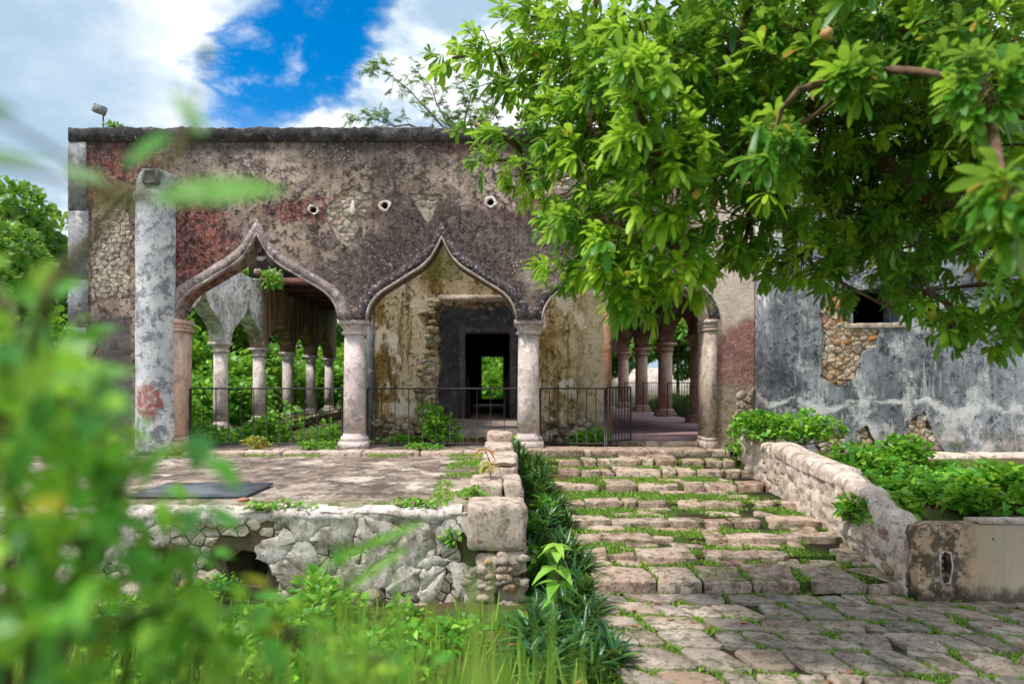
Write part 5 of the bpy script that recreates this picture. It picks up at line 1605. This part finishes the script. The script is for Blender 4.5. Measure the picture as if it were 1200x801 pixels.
# reddish young plant on the platform corner
rp = thing('drooping_seedling', 'yellow-green seedling with drooping reddish leaves on the platform edge stones', 'plant')
base = np.array((XZ(575, 0, 8.0)[0], 8.0, .03)); tip = base + (-.06, 0, .36)
build('stem', Acc().tube([base, base * .5 + tip * .5 + (.03, 0, 0), tip], [.010, .008, .004], 6), MTWIG, rp)
for q in range(22):
    t_ = r.uniform(.3, 1.); th = r.uniform(0, 6.28); p = base + (tip - base) * t_
    a = Acc(); leaves(a, [p], [(math.cos(th), math.sin(th), .5)], r.uniform(.12, .2), r.uniform(.02, .028), r.uniform(.7, 1.5), 'lance', tint=.9 if (t_ > .88) else r.normal(0, .4), r=r); build('leaf', a, ML_DRY, rp, smooth=True)

# ---------------------------------------------------------------- creepers over the planter, weeds along the arcade foot
vines = [
    ('green fern-like shrub at the upper end of the stair wall', 905, 500, 10.9, (.75, .55, .42), 900, .10, .03),
    ('green shrub against the grey wall above the coping', 940, 502, 10.7, (.6, .5, .42), 700, .10, .032),
    ('heart-leaved creeper heaped behind the rounded coping', 1010, 548, 9.6, (.70, .6, .45), 900, .11, .045),
    ('heart-leaved creeper growing up the grey wall beside bare stones', 1050, 538, 10.6, (.6, .5, .55), 800, .11, .045),
    ('heart-leaved creeper spilling over the low end of the stair wall', 1045, 600, 7.9, (.42, .5, .36), 700, .10, .042),
    ('heart-leaved creeper mounded in the planter centre', 1085, 580, 8.6, (.55, .5, .36), 700, .10, .042),
    ('yellow-green creeper mound at the far end of the planter', 1175, 570, 8.8, (.62, .5, .42), 800, .12, .05),
    ('low creeper carpet between the pale ledge and planter centre', 1130, 572, 9.0, (.45, .5, .20), 360, .10, .042),
    ('creeper patch against the grey wall near the pale ledge', 1165, 552, 10.4, (.5, .4, .22), 300, .10, .042),
    ('creeper carpet in the planter corner behind the cream front', 1192, 588, 7.8, (.4, .4, .26), 320, .10, .042),
    ('creeper tangle between coping and planter centre', 1030, 575, 8.7, (.5, .5, .36), 600, .10, .042),
    ('small-leaved shrub at the wall corner above the steps', 880, 492, 11.3, (.4, .3, .3), 420, .08, .026),
    ('sparse creeper between pale ledge stones and the coping', 1075, 556, 9.9, (.55, .5, .22), 380, .09, .036),
    ('ragged creeper in front of the pale ledge stones', 1112, 552, 10.3, (.5, .4, .18), 260, .09, .036),
    ('creeper trailing behind the cream planter front', 1140, 585, 8.0, (.5, .4, .26), 420, .10, .04),
]
for q, (lb, px, py, Y, R3, n, L_, W_) in enumerate(vines):
    x, z = XZ(px, py, Y); bush('creeper', lb, 'creeper', (x, Y, z - R3[2] * .55), R3, n, L_, W_, ML_VINE, 'lance' if q < 2 else 'heart', 400 + q, 'creepers over the planter', tint=(.15 + .35 * math.sin(q * 2.3), .6), lobes=7)
# leaves trailing down the stair-side face
tr = bush('creeper', 'creeper strands trailing over the stair wall face', 'creeper', (4.0, 8.0, -.42), (.12, .45, .26), 160, .10, .042, ML_VINE, 'heart', 430, 'creepers over the planter', tint=(.1, .5))
weeds = [
    ('leafy weed growing up the railing at the broken doorway', 512, 500, 12.95, (.42, .3, .60), 420, .14, .045, 'ovate'),
    ('low weed inside the middle arch beside the left column', 470, 517, 12.95, (.5, .25, .16), 200, .10, .03, 'ovate'),
    ('reddish low weed on the kerb under the left arch', 298, 528, 12.2, (.35, .2, .18), 160, .09, .028, 'ovate'),
    ('low green weed on the kerb below the left railing', 372, 530, 12.2, (.5, .18, .13), 190, .08, .024, 'lance'),
    ('bright weed inside the railing right of the middle column', 690, 508, 13., (.45, .3, .30), 300, .12, .03, 'lance'),
    ('weed at the foot of the pillar end kerb stones', 497, 530, 12.15, (.45, .15, .10), 150, .07, .022, 'lance'),
    ('weed beside the base of the middle column', 597, 512, 12.2, (.18, .15, .20), 120, .09, .028, 'ovate'),
    ('green weed behind the railing by the left pilaster', 240, 512, 13.2, (.6, .4, .35), 350, .12, .035, 'ovate'),
    ('tall weed behind the railing near the left column', 385, 505, 14.2, (.6, .5, .6), 420, .13, .04, 'ovate'),
    ('bushy weed in the sunken gallery centre', 320, 500, 15.2, (.9, .6, .8), 700, .14, .045, 'ovate'),
    ('weed spreading in the sunken gallery beside pale column', 285, 510, 16., (.9, .7, .5), 500, .14, .045, 'ovate'),
    ('weed growing from the broken gallery roof edge', 318, 330, 20.1, (.35, .3, .45), 260, .16, .03, 'lance'),
    ('small weed growing on the parapet beside the floodlight', 131, 147, 12.5, (.2, .15, .12), 90, .07, .022, 'ovate'),
    ('grassy weed where stair wall meets the landing', 862, 524, 11.6, (.25, .2, .15), 120, .10, .02, 'lance'),
    ('dark weed at the foot of the half column', 200, 548, 11.6, (.3, .25, .2), 200, .10, .034, 'ovate'),
]
for q, (lb, px, py, Y, R3, n, L_, W_, sh) in enumerate(weeds):
    x, z = XZ(px, py, Y); zb = z - R3[2] * .5
    if 12 < Y < 14.5 and q not in (11, 12):
        zb = -.02 if x < 1 else -.03
    if q in (8, 9, 10, 7):
        zb = -.4 if Y > 13.7 else -.02
    bush('weed', lb, 'weed', (x, Y, zb), R3, n, L_, W_, ML_DRY if q == 2 else ML_VINE, sh, 500 + q, tint=(-.3 if q == 2 else .15, .5))

for q, (lb, x, y, z, R3, n) in enumerate([('tuft of weed behind the big corner block', -.12, 7.5, -.08, (.22, .14, .12), 90), ('weed in the gap between platform edge stones', -.12, 9.4, -.02, (.2, .25, .14), 110), ('weed sprouting on the patio lip above the plaster wall', -.75, 6.98, -.1, (.3, .1, .09), 110),
                                             ('mossy weed rooted in the cracked plaster beside the corner block', -.32, 6.86, -.42, (.12, .07, .16), 70), ('weed rooted below the cavity in the plastered wall', -2.5, 6.8, -.86, (.3, .12, .16), 110), ('weed hanging from the patio lip near the metal sheet', -2.0, 6.95, -.12, (.4, .1, .10), 120)]):
    bush('weed', lb, 'weed', (x, y, z), R3, n, .06, .018, ML_VINE, 'lance', 560 + q, tint=(.3, .5))
# moss cushions and grass tufts on the patio edge
r = np.random.default_rng(71); Gp = []
for k in range(5200):
    if k < 2300:
        x = r.uniform(-3.2, .3); y = YP0 + .06 + abs(r.normal(0, .28))
        if mn.noise((x * 1.8, y * 2, 0)) < .05:
            continue
        z = ZP - .03
    elif k < 3700:
        x = r.uniform(-5, .4); y = 11.82 + r.normal(0, .07); z = ZP
        if mn.noise((x * 1.5, 0, 5)) < .0:
            continue
    else:
        x = r.uniform(-.6, -.1); y = r.uniform(7., 11.5); z = ZP
        if mn.noise((x * 2, y * 1.5, 9)) < -.1:
            continue
    Gp.append((x, y, z))
Gp = np.array(Gp); N = len(Gp); Gp = np.repeat(Gp, 2, 0) + r.normal(0, .015, (2 * N, 3)) * (1, 1, 0); N *= 2
a = Acc(); leaves(a, Gp, np.stack([r.normal(0, .5, N), r.normal(0, .5, N), np.ones(N)], -1), r.uniform(.03, .08, N), r.uniform(.004, .007, N), .4, 'card', up=np.array([[.3, 1, 0]]), tint=r.normal(.2, .5, N), r=r)
o = build('patio_grass', a, ML_GRASS, kind='stuff'); tag(o, 'short grass fringing the patio edge and kerb', 'grass')

# ---------------------------------------------------------------- foreground: tall grass on the bank and a leafy bush beside the camera
r = np.random.default_rng(88); P_ = []
for k in range(3600):
    y = r.uniform(1.3, 6.6); x = r.uniform(-.75 * y - .2, min(.30 * y, .75))
    if x > .35 and y > 4.8:
        continue
    P_.append((x, y, float(gz(x, y)) - .02))
P_ = np.array(P_); N = len(P_)
Lg = r.uniform(.18, .62, N) * np.interp(P_[:, 1], [1.3, 3, 6.6], [1.35, 1., .55])
th = r.uniform(0, 6.28, N); lean = np.abs(r.normal(.25, .22, N))
d = np.stack([np.cos(th) * lean, np.sin(th) * lean, np.ones(N)], -1)
a = Acc(); leaves(a, P_, d, Lg, r.uniform(.006, .012, N), r.uniform(.1, .7, N), 'blade', up=np.stack([np.cos(th), np.sin(th), np.zeros(N)], -1), tint=r.normal(.1, .5, N), fold=.3, r=r)
# taller blades close to the camera
Q_ = np.stack([r.uniform(-.55, .25, 420), r.uniform(.72, 1.9, 420), np.zeros(420)], -1); Q_[:, 0] *= Q_[:, 1]; Q_ = Q_[(VPX + Q_[:, 0] / Q_[:, 1] * F_PX) < 690]; Q_[:, 2] = gz(Q_[:, 0], Q_[:, 1]) - .02
tipz = CAMZ - (r.normal(748, 34, len(Q_)) - VPY) / F_PX * Q_[:, 1]; keep_ = (tipz - Q_[:, 2] > .3); Q_ = Q_[keep_]; tipz = tipz[keep_]; N = len(Q_); th = r.uniform(0, 6.28, N)
ln = np.abs(r.normal(.30, .22, N)); pxn = VPX + Q_[:, 0] / Q_[:, 1] * F_PX; th = np.where((pxn > 430) & (np.cos(th) > 0), math.pi - th, th); ln = np.where(pxn > 600, ln * .5, ln); d = np.stack([np.cos(th) * ln, np.sin(th) * ln * .5, np.ones(N)], -1)
leaves(a, Q_, d, (tipz - Q_[:, 2]) * 1.12, r.uniform(.008, .016, N), r.uniform(.02, .3, N), 'blade', up=np.stack([np.cos(th), np.sin(th), np.zeros(N)], -1), tint=r.normal(.35, .5, N), fold=.3, r=r)
o = build('tall_grass', a, ML_GRASS, smooth=True, kind='stuff'); tag(o, 'tall green grass on the bank in front of the platform wall', 'grass')

# broad-leaved weeds at the foot of the retaining wall
wv = [bush('wall_foot_weed', 'ragged green weed in the grass at the plastered wall foot', 'weed', (0, 0, 0), (.34, .3, .30), 150, .09, .026, ML_VINE, ('ovate', 'lance', 'ovate')[q], 620 + q, 'weeds at the wall foot', tint=(.25, .5), lobes=6, stems=10) for q in range(3)]
for q in range(30):
    t = wv[q] if q < 3 else copy_tree(wv[q % 3]); y = r.uniform(4.2, 6.6); x = r.uniform(-.55 * y, .0 if y > 5.5 else .25); s_ = r.uniform(.6, 1.25)
    t.location = (x, y, float(gz(x, y)) - .03); t.scale = (s_, s_, s_ * r.uniform(.7, 1.2)); t.rotation_euler = (0, 0, q * 1.3)
# bush: stems rise from the bank, leaves spread round them
fb = thing('leafy_shrub', 'out of focus leafy green shrub close by on the bank', 'shrub', loc=(-.9, 1.2, float(gz(-.9, 1.2))))
b = Acc(); P_, D_, L_, T_ = [], [], [], []
zones = [(10, 450, 60, 90, .75, 1.5, 34), (80, 505, 70, 70, .8, 1.5, 34), (30, 620, 90, 80, .7, 1.4, 44), (140, 575, 60, 70, .8, 1.4, 24), (40, 740, 110, 70, .65, 1.3, 44), (160, 720, 80, 60, .8, 1.4, 26), (5, 370, 40, 40, .8, 1.4, 14), (95, 475, 50, 36, .7, 1.1, 8), (-130, 560, 110, 180, .8, 1.6, 80), (60, 860, 160, 70, .7, 1.3, 60), (250, 740, 70, 40, .9, 1.4, 14), (190, 640, 40, 50, .8, 1.2, 10), (340, 740, 80, 40, 1., 1.6, 14), (440, 770, 80, 30, 1., 1.6, 12)]
root = np.array((-.95, 1.25, float(gz(-.95, 1.25))))
for px, py, rx, ry, y0, y1, n in zones:
    cm = PT(px, py, (y0 + y1) / 2); rt = root + r.normal(0, .12, 3) * (1, 1, 0)
    rt[2] = float(gz(rt[0], rt[1])) - .03
    b.tube([rt, rt * .5 + cm * .5 + (-.04, .1, -.05), cm], [.012, .009, .005], 6)
    for q in range(n):
        p = PT(px + r.normal(0, rx * .55), py + r.normal(0, ry * .55), r.uniform(y0, y1))
        if q % 3 == 0:
            b.tube([cm, (cm + p) / 2 + r.normal(0, .015, 3), p], [.004, .003, .002], 4, False)
        for s_ in range(3):
            P_.append(p + r.normal(0, .02, 3)); D_.append(unit(p - cm) * .5 + r.normal(0, .5, 3) + (0, 0, .15)); L_.append(r.uniform(.03, .068)); T_.append(r.normal(.0, .8))
P_, D_, L_, T_ = map(np.array, (P_, D_, L_, T_)); ok = P_[:, 1] > .45
a = Acc(); leaves(a, P_[ok], D_[ok], L_[ok], L_[ok] * .27, r.uniform(.1, .5, ok.sum()), 'ovate', tint=T_[ok], roll=.4, r=r)
o1 = build('foliage', a, ML_FG, fb, smooth=True)
# a few sprays that reach in front of the lens
sprays = [((178, 232), (338, 214), .72, .020, .25), ((-60, 180), (64, 186), .66, .009, -.7), ((240, 156), (200, 100), .66, .009, -.5), ((200, 160), (140, 192), .75, .016, -.4), ((-40, 118), (28, 132), .6, .007, -.9), ((125, 216), (70, 190), .8, .010, -.3), ((238, 66), (248, 46), .7, .006, -.8), ((-20, 460), (160, 425), .85, .026, .3), ((480, 640), (400, 690), 1.2, .007, .5), ((500, 610), (360, 665), 1.2, .008, .3), ((60, 420), (130, 380), .9, .02, .3), ((100, 330), (20, 350), .9, .018, .1)]
stalk = [root, PT(-30, 640, .95), PT(60, 330, .80), PT(150, 235, .74), PT(215, 170, .70), PT(243, 65, .70)]
b.tube(stalk, [.012, .008, .006, .005, .004, .002], 6)
for (x0, y0), (x1, y1), Y, hw, tt in sprays:
    p0, p1 = PT(x0, y0, Y), PT(x1, y1, Y * 1.03); a = Acc()
    leaves(a, [p0], [p1 - p0], np.linalg.norm(p1 - p0), hw, .06, 'lance', up=np.array([[0, -1., .6]]), tint=tt, r=r); build('leaf', a, ML_FG, fb, smooth=True)
    near_ = min(stalk[1:], key=lambda s_: np.linalg.norm(s_ - p0)); b.tube([near_, (near_ + p0) / 2 + (0, 0, .004), p0], [.003, .0025, .002], 5, False)
build('stem', b, MTWIG, fb)

# parts were modelled in world coordinates: keep them there under a moved parent
bpy.context.view_layer.update()
for t in (arc, core, gl, gr, gw, plat, st, sw, pl, fl, fb):
    L0 = Vector(t.location); inv = t.matrix_world.inverted()
    for c_ in t.children:
        c_.matrix_parent_inverse = inv
for t in [o for o in COL.objects if o.name.startswith(('iron_fence', 'iron_gate'))]:
    inv = t.matrix_world.inverted()
    for c_ in t.children:
        c_.matrix_parent_inverse = inv
